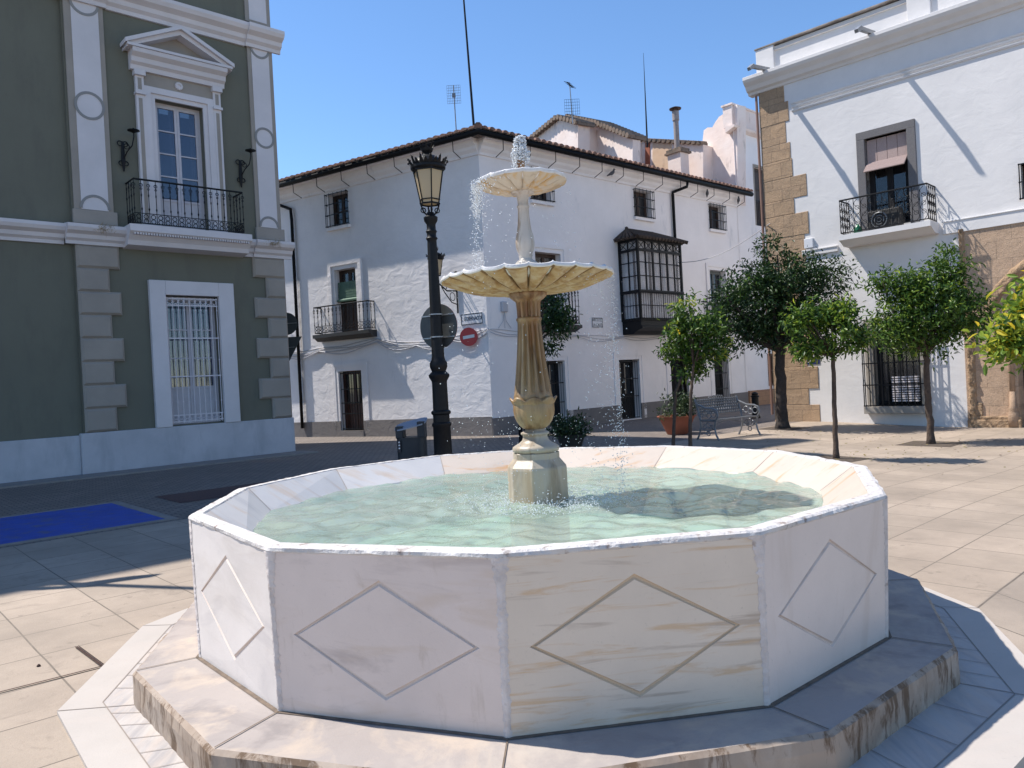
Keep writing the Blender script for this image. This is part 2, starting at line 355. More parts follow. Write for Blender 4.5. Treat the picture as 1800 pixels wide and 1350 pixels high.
MT['slab'] = marble('slab_border_marble', (.46, .415, .375), [((.44, .39, .35), .6)], .7, .1, seed=12, streak=(1, 4, 1), rough=.55)
MT['slab2'] = marble('slab_inner_marble', (.48, .44, .41), [((.30, .28, .28), .75), ((.48, .40, .34), .6)], .75, .05, seed=13, streak=(7, 1.1, 1), rough=.55, vs=1.2, vth=(.46, .62))
MT['col'] = marble('column_ochre_marble', (.33, .23, .12), [((.10, .05, .018), .9), ((.34, .19, .07), .7)], 0, .05, seed=14, streak=(5, 5, .9), vs=1.6, vth=(.42, .62), stain=(.22, .10, .035), sth=(.56, .70))
MT['col_rust'] = marble('column_rusty_marble', (.28, .14, .055), [((.11, .04, .013), .9), ((.42, .30, .17), .6)], 0, .05, seed=15, streak=(6, 6, .9), vs=1.6, vth=(.42, .60))
MT['ped'] = marble('pedestal_marble', (.42, .36, .28), [((.21, .15, .09), .75), ((.46, .34, .2), .5)], 0, .05, seed=16, streak=(5, 5, .8), stain=(.22, .19, .15), sth=(.60, .75))
MT['bowl'] = marble('bowl_ochre_marble', (.46, .29, .12), [((.26, .12, .03), .85), ((.58, .47, .32), .6)], 0, .1, seed=17, streak=(3, 3, 2.5), vs=3.2, vth=(.45, .62), stain=(.14, .08, .035), sth=(.60, .72), rough=.6)
MT['groove'] = pm('bowl_groove_dirt', (.16, .085, .03), (.30, .18, .08), 14, .8)
MT['bowlrim'] = pm('wet_bowl_lip', (.72, .70, .68), (.58, .55, .52), 18, .3, 0, .6, 40, .01, (.35, .26, .16), (1, 1, 1), (.62, .74), 10)
MT['bowlup'] = marble('upper_bowl_marble', (.56, .49, .38), [((.36, .26, .15), .8), ((.52, .30, .07), .85)], 0, .3, seed=18, streak=(2, 2, 2), vs=2.5, stain=(.28, .22, .16), sth=(.60, .72), rough=.6)
MT['stem'] = marble('stem_marble', (.52, .47, .41), [((.38, .29, .20), .7)], 0, .1, seed=19, streak=(5, 5, 1), stain=(.26, .18, .11), sth=(.53, .64), rough=.6)
MT['gr1'] = pm('groove_stone', (.64, .55, .49), (.54, .45, .39), 10, .8)
MT['gr2'] = pm('groove_ochre', (.58, .43, .28), (.50, .41, .31), 6, .8)
MT['grout'] = pm('inner_grout', (.36, .31, .27), rough=.9)
MT['basinfloor'] = pm('basin_floor', (.50, .55, .42), (.26, .38, .32), 2.6, .6)

FC = Vector((.116, 4.904, 0)); CC = Vector((.132, 4.90, 0)); PH = 3.568
ZR, ZP, ZSL, ZW = .918, .193, .0225, .770
def reg(k, r, c=FC): return Vector((c.x + r*math.cos(PH+k*math.pi/6), c.y + r*math.sin(PH+k*math.pi/6), 0))
def V2(t): return Vector((t[0], t[1], 0))
rim = [V2(t) for t in ((-1.798,4.144),(-1.062,3.185),(-.082,2.841),(.944,2.988),(1.771,3.654),(2.16,4.70),(2.021,5.77),(1.35,6.62),(.32,7.0),(-.707,6.86),(-1.516,6.18),(-1.912,5.20))]
bot = [V2(t) for t in ((-1.712,3.982),(-1.07,3.253),(-.087,2.899),(.964,3.059),(1.785,3.746))] + [FC.lerp(p, .985) for p in rim[5:]]
inn = [FC.lerp(p, .966) for p in rim]
wat = [FC.lerp(reg(k, 1.78), 1) for k in range(12)]
flo = [reg(k, 1.52) for k in range(12)]
stepo = [V2((-1.99,3.825)), V2((-1.24,2.925)), reg(2, 2.36), V2((1.121,2.809)), V2((2.031,3.565)), V2((2.467,4.703))] + [reg(k, 2.3575) for k in range(6, 12)]
slabo = [V2((-2.366,3.799)), reg(1, 2.72), reg(2, 2.75), reg(3, 2.78), reg(4, 2.76), V2((2.767,4.617))] + [reg(k, 2.706) for k in range(6, 11)] + [V2((-2.597,5.16))]
def zz(p, z): return Vector((p.x, p.y, z))

fountain = thing('fountain', (FC.x, FC.y, 0), 'large twelve-sided marble fountain with two scalloped bowls in the middle of the plaza', 'fountain')
# slab
mb = MB()
for k in range(12):
    j = (k+1) % 12; a, b_ = slabo[k], slabo[j]
    ia, ib = FC.lerp(a, .925), FC.lerp(b_, .925); n = (stepo[k]*1.0, stepo[j]*1.0)
    mb.quad(zz(a, ZSL), zz(b_, ZSL), zz(ib, ZSL), zz(ia, ZSL), m=0)
    mb.quad(zz(ia, ZSL), zz(ib, ZSL), zz(FC.lerp(n[1], .95), ZSL), zz(FC.lerp(n[0], .95), ZSL), m=1)
    mb.quad(zz(a, ZSL), zz(b_, ZSL), zz(b_, -.4), zz(a, -.4), m=0)
mb.build('base_slab', [MT['slab'], MT['slab2']], fountain)
mb = MB()                                   # joints of the base slab: thin dark grooves
def strip(mb, p, q, wd, z): 
    d = (q-p).normalized(); n = Vector((-d.y, d.x, 0))*wd/2
    mb.quad(zz(p-n, z), zz(q-n, z), zz(q+n, z), zz(p+n, z))
for k in range(12):
    j = (k+1) % 12; ia, ib = FC.lerp(slabo[k], .925), FC.lerp(slabo[j], .925)
    strip(mb, ia, ib, .006, ZSL+.002); strip(mb, slabo[k], stepo[k], .006, ZSL+.0025)
    L = (ib-ia).length; nn = 7 if k in (0, 11, 4, 5) else 4
    for i in range(1, nn):
        t = i/nn; p = ia.lerp(ib, t); q = FC.lerp(stepo[k], .98).lerp(FC.lerp(stepo[j], .98), t); strip(mb, p, q, .004, ZSL+.003)
mb.build('slab_joint', pm('slab_grout', (.26, .22, .19), rough=.9), fountain, fix=False)
# step with worn edge
def noisy_ring(base, off, z, per, amp, seed, zamp=0, c=FC):
    out = []
    for k in range(12):
        a, b_ = base[k], base[(k+1) % 12]
        for i in range(per):
            p = a.lerp(b_, i/per); dr = (p-c); dr.z = 0; dr.normalize()
            n1 = noise.noise(Vector((p.x*6+seed, p.y*6, z*9))); n2 = noise.noise(Vector((p.x*21+seed, p.y*21, z*9+3)))
            q = p + dr*(off + amp*(n1+.6*n2)); out.append(Vector((q.x, q.y, z + zamp*(n2+.7*n1))))
    return out
def bridge(mb, r0, r1, m=0):
    n = len(mb.v); k = len(r0); mb.v += [tuple(p) for p in r0]+[tuple(p) for p in r1]
    for i in range(k):
        j = (i+1) % k; mb.f.append((n+i, n+j, n+k+j, n+k+i)); mb.m.append(m)
PER = 90
mb = MB()
rs = [noisy_ring(stepo, 0, -.02, PER, .006, 1), noisy_ring(stepo, 0, .06, PER, .008, 2), noisy_ring(stepo, .002, .13, PER, .008, 3), noisy_ring(stepo, 0, ZP-.018, PER, .006, 4, .003)]
for i in range(3): bridge(mb, rs[i], rs[i+1], 1)
r4 = noisy_ring(stepo, -.018, ZP-.001, PER, .004, 5, .0015); bridge(mb, rs[3], r4, 1)
r5 = noisy_ring([FC.lerp(p, .80) for p in stepo], 0, ZP, PER, 0, 5); bridge(mb, r4, r5, 0)
mb.build('step', [MT['step'], MT['stepside']], fountain, auto=50)
mb = MB()
for k in range(12): strip(mb, stepo[k]*.992+FC*.008, bot[k], .007, ZP+.004)
for k in range(12): strip(mb, FC.lerp(bot[k], 1.006), FC.lerp(bot[(k+1) % 12], 1.006), .022, ZP+.003)
mb.build('step_joint', pm('dirty_joint', (.11, .085, .065), (.2, .15, .11), 20, 1), fountain, fix=False)
# basin panels, each with its engraved diamond
zt = ZR-.02
pmat = [0, 1, 2, 3, 4, 4, 0, 1, 2, 0, 4, 1]
for k in range(12):
    j = (k+1) % 12
    A, B_, C_, D_ = zz(bot[k], ZP-.01), zz(bot[j], ZP-.01), zz(rim[j], zt), zz(rim[k], zt)
    def P(s, t, o=0):
        p = A.lerp(B_, s).lerp(D_.lerp(C_, s), t); nrm = (B_-A).cross(D_-A).normalized()
        if nrm.dot(p-FC) < 0: nrm = -nrm
        return p + nrm*o
    mb = MB(); c = [P(0, 0), P(1, 0), P(1, 1), P(0, 1)]
    def dia(e, o):
        hs, ht = .395+e, .335+e*1.4; return [P(.5-hs, .5, o), P(.5, .5-ht, o), P(.5+hs, .5, o), P(.5, .5+ht, o)]
    d1, d2, d3, d4 = dia(.010, 0), dia(.003, -.008), dia(-.006, -.008), dia(-.014, 0)
    L_, Bt, Rt, Tp = 0, 1, 2, 3
    mb.quad(c[0], c[1], d1[Bt]); mb.quad(c[1], c[2], d1[Rt]); mb.quad(c[2], c[3], d1[Tp]); mb.quad(c[3], c[0], d1[L_])
    mb.quad(c[0], d1[Bt], d1[L_]); mb.quad(c[1], d1[Rt], d1[Bt]); mb.quad(c[2], d1[Tp], d1[Rt]); mb.quad(c[3], d1[L_], d1[Tp])
    for x, y in ((d1, d2), (d2, d3), (d3, d4)):
        for i in range(4): l = (i+1) % 4; mb.quad(x[i], x[l], y[l], y[i], m=1)
    mb.quad(*d4)
    o = mb.build('basin_panel', [MB0[pmat[k]], MT['gr2'] if k == 2 else MT['gr1']], fountain, fix=False)
    bm = bmesh.new(); bm.from_mesh(o.data); bmesh.ops.remove_doubles(bm, verts=bm.verts, dist=1e-5); bmesh.ops.recalc_face_normals(bm, faces=bm.faces)
    f0 = bm.faces[:][0]
    bm.faces.ensure_lookup_table()
    if bm.faces[0].normal.dot(bm.faces[0].calc_center_median()-FC) < 0: bmesh.ops.reverse_faces(bm, faces=bm.faces)
    bm.to_mesh(o.data); bm.free()
# white filler on the vertical edges
for k in range(12):
    mb = MB(); dr = (rim[k]-FC).normalized(); tn = Vector((-dr.y, dr.x, 0)); rows = 80; base = len(mb.v)
    for i in range(rows+1):
        t = i/rows; p = zz(bot[k], ZP-.008).lerp(zz(rim[k], zt), t)
        wd = .017 + .007*noise.noise(Vector((k*5, t*4, 1))) + (.02*(t-.8)/.2 if t > .8 else 0) + .010*noise.noise(Vector((k*5, t*40, 7)))
        for e, ww, oo in ((-1, 1.0, -.001), (-.35, .5, .006), (.35, .5, .006), (1, 1.0, -.001)):
            lat = e*wd*(1+.5*noise.noise(Vector((k, t*50, e*3)))); mb.v.append(tuple(p + tn*lat + dr*(oo + .002 - abs(lat)*.27)))
    for i in range(rows):
        for q in range(3): b0 = i*4+q; mb.f.append((b0, b0+1, b0+5, b0+4)); mb.m.append(0)
    mb.build('corner_seam', MT['seam'], fountain, smooth=True)
# rim coping: rough white painted top
mb = MB()
prof = [(rim, -.003, ZR-.030, .007, .009), (rim, .006, ZR-.020, .007, .006), (rim, .005, ZR-.006, .006, .002), (rim, -.010, ZR+.001, .006, .003),
        (inn, .004, ZR+.002, .004, .002), (inn, -.006, ZR-.010, .003, .002)]
rr = [noisy_ring(b_, of, z, PER, am*1.0, 20+i, za) for i, (b_, of, z, am, za) in enumerate(prof)]
for i in range(5): bridge(mb, rr[i], rr[i+1])
mb.build('rim_coping', MT['rimpaint'], fountain, smooth=True)
# sloping inner wall panels and the floor
for k in range(12):
    j = (k+1) % 12; mb = MB(); a0, b0 = FC.lerp(inn[k], .9965), FC.lerp(inn[j], .9965)
    lo = lambda q: Vector((q.x+(q.x-FC.x)*-.0, q.y, 0))
    mb.quad(zz(a0, ZR-.004), zz(b0, ZR-.004), zz(wat[j], ZW-.0), zz(wat[k], ZW-.0)); mb.quad(zz(wat[k], ZW), zz(wat[j], ZW), zz(flo[j], .42), zz(flo[k], .42))
    mb.build('inner_panel', INNER[1] if k in (4, 5, 6, 7, 8) else INNER[0], fountain, fix=False)
mb = MB(); mb.quad(*[zz(p, .421) for p in flo]); mb.build('basin_floor', MT['basinfloor'], fountain)
for k in range(12):
    mb = MB(); a0 = zz(FC.lerp(inn[k], .9955), ZR-.006); b0 = zz(wat[k], ZW+.002); t_ = Vector((-(a0-FC).y, (a0-FC).x, 0)).normalized()*.003; up = Vector((0, 0, .003))
    mb.quad(a0-t_+up, a0+t_+up, b0+t_+up, b0-t_+up); mb.build('inner_joint', MT['grout'], fountain, fix=False)

# ---- pedestal, columns and bowls
ped = MB(); o8 = math.pi/8+R(12)
ped.lathe(zz(CC, 0), [(.195, .40), (.195, .985), (.192, 1.0), (.155, 1.045), (.152, 1.05), (.152, 1.085), (.146, 1.092)], 8, a0=o8)
ped.build('pedestal', MT['ped'], fountain, bevel=.006)
mb = MB()
prof = [(.135, 1.09), (.148, 1.098), (.152, 1.112), (.148, 1.126), (.128, 1.138), (.105, 1.15), (.085, 1.168), (.078, 1.19), (.08, 1.20), (.092, 1.206), (.092, 1.216), (.078, 1.222), (.062, 1.232), (.062, 1.24)]
mb.lathe(zz(CC, 0), prof, 40); mb.build('pedestal_moulding', MT['ped'], fountain, smooth=True)
def petal(r, z, a, j):                       # leaf-wrapped bulb
    l = abs(math.sin(a*4)); return r*(1+.035*l*min(1, (z-1.23)*12)), z
mb = MB(); mb.lathe(zz(CC, 0), [(.06, 1.238), (.075, 1.245), (.095, 1.262), (.114, 1.29), (.127, 1.325), (.132, 1.36), (.131, 1.395), (.126, 1.42), (.124, 1.432)], 64, fn=petal)
mb.build('bulb', MT['col'], fountain, smooth=True)
def leaf(r, z, a, j):
    l = abs(math.cos(a*4)); return (r + (.012*l if j in (2, 3) else 0)), z + (.028*l-.014 if j in (2, 3) else 0)
mb = MB(); mb.lathe(zz(CC, 0), [(.122, 1.36), (.134, 1.40), (.143, 1.425), (.138, 1.436), (.124, 1.43)], 64, fn=leaf, cap=False)
mb.build('leaf_collar', MT['col'], fountain, smooth=True)
def flute(n, d):
    def f(r, z, a, j): return r - d*abs(math.sin(a*n/2))**.6*1.0 if 1.47 < z < 1.925 or 1.965 < z < 2.05 else r, z
    def g_(r, z, a, j):
        if 1.475 < z < 1.93 or 1.96 < z < 2.06: return r*(1-d*max(0, abs(math.sin(a*n/2))-.45)/.55*(1 if 1.50 < z < 1.92 or z > 1.96 else .4)), z
        return r, z
    return g_
pr = [(.122, 1.425), (.126, 1.44), (.124, 1.455), (.120, 1.47), (.119, 1.48), (.113, 1.53), (.104, 1.60), (.095, 1.68), (.087, 1.76), (.081, 1.84), (.077, 1.90), (.076, 1.925), (.078, 1.935), (.083, 1.942), (.083, 1.952), (.076, 1.958)]
mb = MB(); mb.lathe(zz(CC, 0), pr, 224, fn=flute(14, .24)); mb.build('fluted_column', MT['col'], fountain, auto=60)
pr = [(.075, 1.957), (.0755, 1.965), (.076, 2.0), (.079, 2.05), (.083, 2.062), (.10, 2.075), (.118, 2.09), (.124, 2.10), (.124, 2.112), (.115, 2.128)]
mb = MB(); mb.lathe(zz(CC, 0), pr, 224, fn=flute(14, .24)); mb.build('capital', MT['col_rust'], fountain, auto=60)
def bowl(name, Rm, z0, z1, n, mats, parent, amp):
    mb = MB(); K = n*12
    prof = [(.16, .0), (.24, .02), (.32, .07), (.40, .14), (.50, .25), (.60, .38), (.70, .52), (.78, .64), (.86, .77), (.93, .89), (1.0, 1.0)]
    def q(r, z, a, j):
        t = r/Rm; sd_ = abs(math.sin(a*n/2)); lobe = sd_**.5; w_ = min(1, max(0, t-.18)*2.2)
        wob = 1+.012*noise.noise(Vector((math.cos(a)*3, math.sin(a)*3, 1)))
        return r*(1+amp*(lobe-.6)*w_)*wob, z - (lobe-.5)*.045*Rm/.545*w_*min(1, (1.12-t)*2.5) + .006*noise.noise(Vector((math.cos(a)*4, math.sin(a)*4, 2)))*t
    h = z1-z0; under = [(Rm*a_, z0+h*b_) for a_, b_ in prof]
    mb.lathe(zz(CC, 0), under, K, 0, q, cap=False)
    for i in range(len(under)-1):
        for k in range(K):
            a = 2*math.pi*(k+.5)/K
            if abs(math.sin(a*n/2)) < .16+.10*noise.noise(Vector((k*.4, i, 3))) and i > 1: mb.m[i*K+k] = 2
    mb.lathe(zz(CC, 0), [(.01, z0+.002), (Rm*.17, z0+.001)], K, 0, None, cap=False)
    lip = [(Rm, z1), (Rm*1.012, z1+.006), (Rm*1.008, z1+.020), (Rm*.985, z1+.026), (Rm*.95, z1+.018), (Rm*.93, z1)]
    mb.lathe(zz(CC, 0), lip, K, 1, q, cap=False)
    mb.lathe(zz(CC, 0), [(Rm*.93, z1), (Rm*.8, z1-h*.25), (Rm*.5, z1-h*.45), (.02, z1-h*.5)], K, 1, None, cap=False)
    return mb.build(name, mats, parent, auto=40)
bowl('lower_bowl', .550, 2.115, 2.205, 24, [MT['bowl'], MT['bowlrim'], MT['groove']], fountain, .018)
mb = MB()
pr = [(.09, 2.14), (.088, 2.29), (.062, 2.318), (.044, 2.33), (.040, 2.345), (.046, 2.355), (.044, 2.365), (.052, 2.39), (.058, 2.415), (.060, 2.44), (.056, 2.475), (.047, 2.52), (.040, 2.57), (.036, 2.62), (.035, 2.66), (.040, 2.668), (.040, 2.678), (.034, 2.684), (.035, 2.71), (.040, 2.74), (.052, 2.75), (.072, 2.757), (.078, 2.767), (.070, 2.775)]
mb.lathe(zz(CC, 0), pr, 48, fn=lambda r, z, a, j: (r*(1+.07*abs(math.sin(a*4))) if 2.37 < z < 2.5 else r, z)); mb.build('upper_stem', MT['stem'], fountain, smooth=True)
bowl('upper_bowl', .286, 2.765, 2.822, 16, [MT['bowlup'], MT['bowlrim'], MT['bowlup']], fountain, .02)
mb = MB(); mb.lathe(zz(CC, 0), [(.06, 2.78), (.05, 2.82), (.026, 2.84), (.022, 2.93), (.026, 2.945), (.026, 2.965), (.016, 2.975)], 20); mb.build('nozzle', MT['col_rust'], fountain, smooth=True)

# ---- water
m, nt, b, out = nodes('fountain_water')
b.inputs['Base Color'].default_value = (.50, .66, .58, 1); b.inputs['Roughness'].default_value = .06; b.inputs['IOR'].default_value = 1.33; b.inputs['Specular IOR Level'].default_value = .6
tp = nt.nodes.new('ShaderNodeBsdfTransparent'); tp.inputs[0].default_value = (.78, .90, .83, 1)
gl = nt.nodes.new('ShaderNodeBsdfGlossy'); gl.inputs['Roughness'].default_value = .03
fr = nt.nodes.new('ShaderNodeFresnel'); fr.inputs['IOR'].default_value = 1.42
df = nt.nodes.new('ShaderNodeBsdfDiffuse'); v = coord(nt)
nt.links.new(ramp(nt, noi(nt, v, 1.3, 5, .6, .6), [(.36, (.40, .52, .44)), (.64, (.56, .65, .55))]), df.inputs[0])
m1 = nt.nodes.new('ShaderNodeMixShader'); m1.inputs[0].default_value = .46; nt.links.new(tp.outputs[0], m1.inputs[1]); nt.links.new(df.outputs[0], m1.inputs[2])
m2 = nt.nodes.new('ShaderNodeMixShader'); nt.links.new(fr.outputs[0], m2.inputs[0]); nt.links.new(m1.outputs[0], m2.inputs[1]); nt.links.new(gl.outputs[0], m2.inputs[2])
bm_ = nt.nodes.new('ShaderNodeBump'); bm_.inputs['Strength'].default_value = .6; bm_.inputs['Distance'].default_value = .01
nt.links.new(noi(nt, v, 38, 3, .5), bm_.inputs['Height'])
for n_ in (fr, gl): nt.links.new(bm_.outputs[0], n_.inputs['Normal'])
nt.links.new(m2.outputs[0], out.inputs[0]); MT['water'] = m
rng = np.random.default_rng(3)
NR, NA = 170, 360
mb = MB(); wv = []
dirs = [(rng.uniform(0, 6.283), rng.uniform(10, 48), rng.uniform(0, 6.283)) for _ in range(26)]
def inner_r(a):                                   # radius of the water's edge in direction a
    k = ((a-PH) % (math.pi/6)) - math.pi/12; return 1.785*math.cos(math.pi/12)/math.cos(k)
for i in range(NR+1):
    for j_ in range(NA):
        a = 2*math.pi*j_/NA; r_ = inner_r(a)*(i/NR)**.75; x, y = FC.x+r_*math.cos(a), FC.y+r_*math.sin(a)
        z = sum(math.sin((x*math.cos(t)+y*math.sin(t))*k_+p_)*.045/k_ for t, k_, p_ in dirs)
        dc = math.hypot(x-CC.x, y-CC.y)
        z += .006*math.sin(dc*42)*math.exp(-((dc-.45)/.35)**2)
        z += .012*noise.noise(Vector((x*16, y*16, 0)))*math.exp(-(dc-.35)**2/.03) + .0035*noise.noise(Vector((x*9, y*9, 5)))
        if i == NR: z = 0
        wv.append((x, y, ZW+.003+z))
mb.v = wv
for i in range(NR):
    for j_ in range(NA):
        l = (j_+1) % NA; mb.f.append((i*NA+j_, i*NA+l, (i+1)*NA+l, (i+1)*NA+j_)); mb.m.append(0)
o = mb.build('water', MT['water'], smooth=True, fix=False)
if o.data.polygons[0].normal.z < 0: o.data.flip_normals()
tag(o, 'pale green rippling water filling the fountain basin', 'water', None, 'structure')
m, nt, b, out = nodes('foam'); b.inputs['Base Color'].default_value = (.85, .88, .9, 1); b.inputs['Roughness'].default_value = .15
b.inputs['Transmission Weight'].default_value = .35; b.inputs['IOR'].default_value = 1.33; MT['foam'] = m
def drops(name, gen, label):
    mb = MB()
    for p, r in gen: mb.ico(p, r)
    o = mb.build(name, MT['foam'], smooth=True, fix=False); tag(o, label, 'water drops', None, 'stuff'); return o
rd = random.Random(5)
def threads(name, n, cx0, sx0, q0, zt_, zl, label):
    mb = MB(); rq_ = random.Random(n)
    for i in range(n):
        a = R(rq_.gauss(cx0, sx0)); q = q0+rq_.gauss(0, .006); z = zt_-rq_.random()*.05; L = zl*rq_.uniform(.4, 1)
        P_ = []; k = 0
        while k*.012 < L: P_.append(Vector((CC.x+(q+.03*(k*.012)+.003*math.sin(k*.9+i))*math.cos(a), CC.y+(q+.03*(k*.012))*math.sin(a), z-k*.012))); k += 1
        if len(P_) > 2: mb.tube(P_, [(.0014+.0012*abs(math.sin(j*1.1+i)))*(1-.7*j/len(P_)) for j in range(len(P_))], 5)
    return tag(mb.build(name, MT['foam'], smooth=True), label, 'water drops', None, 'stuff')
def g_jet():
    for i in range(950):
        t = rd.random(); z = 2.965 + .155*t; s_ = .064*math.sin(min(1, t*1.25+.25)*math.pi*.85)**.6 if t < .95 else .02
        a = rd.uniform(0, 6.283); q = s_*math.sqrt(rd.random())
        yield (CC.x+q*math.cos(a), CC.y+q*math.sin(a), z+rd.uniform(-.01, .01)), rd.uniform(.002, .0085)
    for i in range(420):                          # falling back round the nozzle
        a = rd.uniform(0, 6.283); q = rd.uniform(.035, .06); yield (CC.x+q*math.cos(a), CC.y+q*math.sin(a), rd.uniform(2.84, 3.05)), rd.uniform(.0015, .0055)
drops('water_jet', g_jet(), 'white frothy water jet bubbling up from the top nozzle')
threads('water_threads', 16, 186, 22, .292, 2.835, .22, 'thin threads of water running off the left edge of the upper bowl')
def g_curt():
    # thick streams falling from left side of the upper bowl, sparse ones elsewhere
    for i in range(1300):
        a = R(rd.choice([rd.gauss(180, 22), rd.gauss(205, 18), rd.uniform(0, 360)])); q = .29+abs(rd.gauss(0, .02)); t = rd.random()
        if i < 850: a = R(rd.gauss(188, 20)); t = rd.random()**2*.35
        z = 2.83 - t*.60; q += .035*t
        yield (CC.x+q*math.cos(a), CC.y+q*math.sin(a), z), rd.uniform(.0015, .0045)
    for i in range(1150):                        # falling from the lower bowl
        a = R(rd.choice([rd.gauss(-35, 16), rd.gauss(-20, 20), rd.uniform(150, 390)])); q = .47+abs(rd.gauss(0, .06)); t = rd.random()
        z = 2.19 - t*1.40; q += .05*t
        if i % 3 == 0: a = R(rd.gauss(-12, 7)); q = .55 + rd.gauss(0, .012)
        yield (CC.x+q*math.cos(a), CC.y+q*math.sin(a), z), rd.uniform(.0015, .0042)
    for i in range(260):                         # bouncing off the column foot
        a = rd.uniform(0, 6.283); q = rd.uniform(.15, .55); yield (CC.x+q*math.cos(a), CC.y+q*math.sin(a), rd.uniform(.8, 1.35)), rd.uniform(.0015, .0035)
drops('falling_drops', g_curt(), 'water drops falling from the edges of the two fountain bowls')
def g_splash():
    for i in range(2600):
        a = rd.uniform(0, 6.283); q = rd.gauss(.40, .15)
        if i % 4 == 0: a = R(rd.gauss(-50, 50)); q = rd.gauss(.42, .1)
        if q < .2: q = .22
        h = abs(rd.gauss(0, .02)) + (.06*rd.random() if rd.random() < .12 else 0)
        yield (CC.x+q*math.cos(a), CC.y+q*math.sin(a), ZW+.006+h), rd.uniform(.0012, .0042)
drops('splash', g_splash(), 'ring of white splashes on the water around the pedestal foot')

# ---------------------------------------------------------------- ground
def sheet(name, F, u0, u1, o0, o1, dz, mat, nu=40, no=40):
    mb = MB(); 
    for i in range(nu+1):
        for j in range(no+1):
            p = F.p(u0+(u1-u0)*i/nu, o0+(o1-o0)*j/no, 0); mb.v.append((p.x, p.y, g(p.x, p.y)+dz))
    for i in range(nu):
        for j in range(no):
            a = i*(no+1)+j; mb.f.append((a, a+1, a+no+2, a+no+1)); mb.m.append(0)
    o = mb.build(name, mat, fix=False); me = o.data
    if me.polygons[0].normal.z < 0: me.flip_normals()
    return o
FL = Fr((-5.75, 19.6), 222.5); FS = Fr((-.61, 21.7), 41.7); FW = Fr((-.61, 21.7), 147.5); FR_ = Fr((8.0, 20.8), -45)
cuts = sorted(set([-600, -200, -80, -40, -20, 20, 40, 80, 200, 600] + [x*.5 for x in range(-40, 60)]))
cy = sorted(set([-600, -200, -60, -20, 60, 100, 200, 600] + [x*.5 for x in range(-20, 80)]))
mb = MB()
for x in cuts:
    for y in cy: mb.v.append((x, y, g(x, y)-.08*ss(x, .5, 1.5)*ss(-y, -8, -6)))
for i in range(len(cuts)-1):
    for j in range(len(cy)-1):
        a = i*len(cy)+j; mb.f.append((a, a+len(cy), a+len(cy)+1, a+1)); mb.m.append(0)
tag(mb.build('ground', MT['cobble'], fix=False), 'dark cobbled street surface around the plaza', 'ground', None, 'structure')
sh = sheet('plaza_paving', FL, -45, 45, 8.3, 70, .004, MT['plaza'], 180, 124); tag(sh, 'beige square stone slabs of the plaza', 'paving', None, 'structure')
sh = sheet('blue_parking_bay', FL, 5.75, 14, 5.6, 8.05, .008, MT['blue'], 10, 6); tag(sh, 'bright blue painted parking bay on the ground beside the green building', 'parking bay', None, 'structure')
mb = MB()
for a in ((5.63, 14, 8.05, 8.17), (5.63, 5.75, 5.6, 8.05), (5.63, 14, 5.48, 5.6)): mb.box(FL, a[0], a[1], a[2], a[3], -.05, .012)
tag(mb.build('kerb_strip', MT['kerb']), 'thin pale stone border round the blue bay', 'kerb', None, 'structure')
sh = sheet('red_paving', FL, 0, 5.1, 5.5, 6.7, .006, MT['redpave'], 6, 4); tag(sh, 'dark red paving strip beyond the blue bay', 'paving', None, 'structure')
mb = MB(); mb.box(FL, -.2, 14, .15, 1.0, -.05, .035); tag(mb.build('pavement', MT['kerb'], bevel=.01), 'narrow stone pavement at the foot of the green building', 'pavement', None, 'structure')
# channel grating near the left of the fountain
dr = thing('drain_channel', onz(90, 1195, .005), 'narrow rusty slot drain let into the slabs left of the fountain', 'drain')
p0, p1, p2 = onz(-40, 1228, .006), onz(181, 1172, .006), onz(135, 1138, .006)
mb = MB(); strip(mb, p0, p1, .016, .0115); strip(mb, p1, p2, .010, .0125); mb.build('slot', MT['castiron'], dr, fix=False)
mb = MB(); d_ = (p1-p2).normalized(); n_ = Vector((-d_.y, d_.x, 0))*.010
for s_ in (-1, 1): mb.tube([p1+n_*s_+Vector((0, 0, .008)), p2+n_*s_+Vector((0, 0, .008))], .0022, 4)
mb.build('frame', MT['castiron'], dr)
mb = MB(); q = onz(68, 1171, .006); mb.lathe(q, [(.012, 0), (.010, .006), (.004, .012), (.001, .014)], 8); tag(mb.build('pebble', MT['castiron']), 'tiny dark pebble on a slab near the left drain', 'pebble')

# ---------------------------------------------------------------- building kit
def wall(mb, F, u0, u1, z0, z1, ops, o=0, dep=.3, m=0, mr=None):
    us = sorted(set([u0, u1] + [a for q in ops for a in q[:2] if u0 < a < u1])); zs = sorted(set([z0, z1] + [a for q in ops for a in q[2:4] if z0 < a < z1]))
    for i in range(len(us)-1):
        for j in range(len(zs)-1):
            uc, zc = (us[i]+us[i+1])/2, (zs[j]+zs[j+1])/2
            if any(q[0] < uc < q[1] and q[2] < zc < q[3] for q in ops): continue
            mb.quad(F.p(us[i], o, zs[j]), F.p(us[i+1], o, zs[j]), F.p(us[i+1], o, zs[j+1]), F.p(us[i], o, zs[j+1]), m=m)
    mr = m if mr is None else mr
    for q in ops:
        a, b_, c, d = q[:4]; dd = q[4] if len(q) > 4 else dep
        mb.quad(F.p(a, o, c), F.p(a, o-dd, c), F.p(a, o-dd, d), F.p(a, o, d), m=mr); mb.quad(F.p(b_, o, c), F.p(b_, o-dd, c), F.p(b_, o-dd, d), F.p(b_, o, d), m=mr)
        mb.quad(F.p(a, o, d), F.p(a, o-dd, d), F.p(b_, o-dd, d), F.p(b_, o, d), m=mr); mb.quad(F.p(a, o, c), F.p(a, o-dd, c), F.p(b_, o-dd, c), F.p(b_, o, c), m=mr)
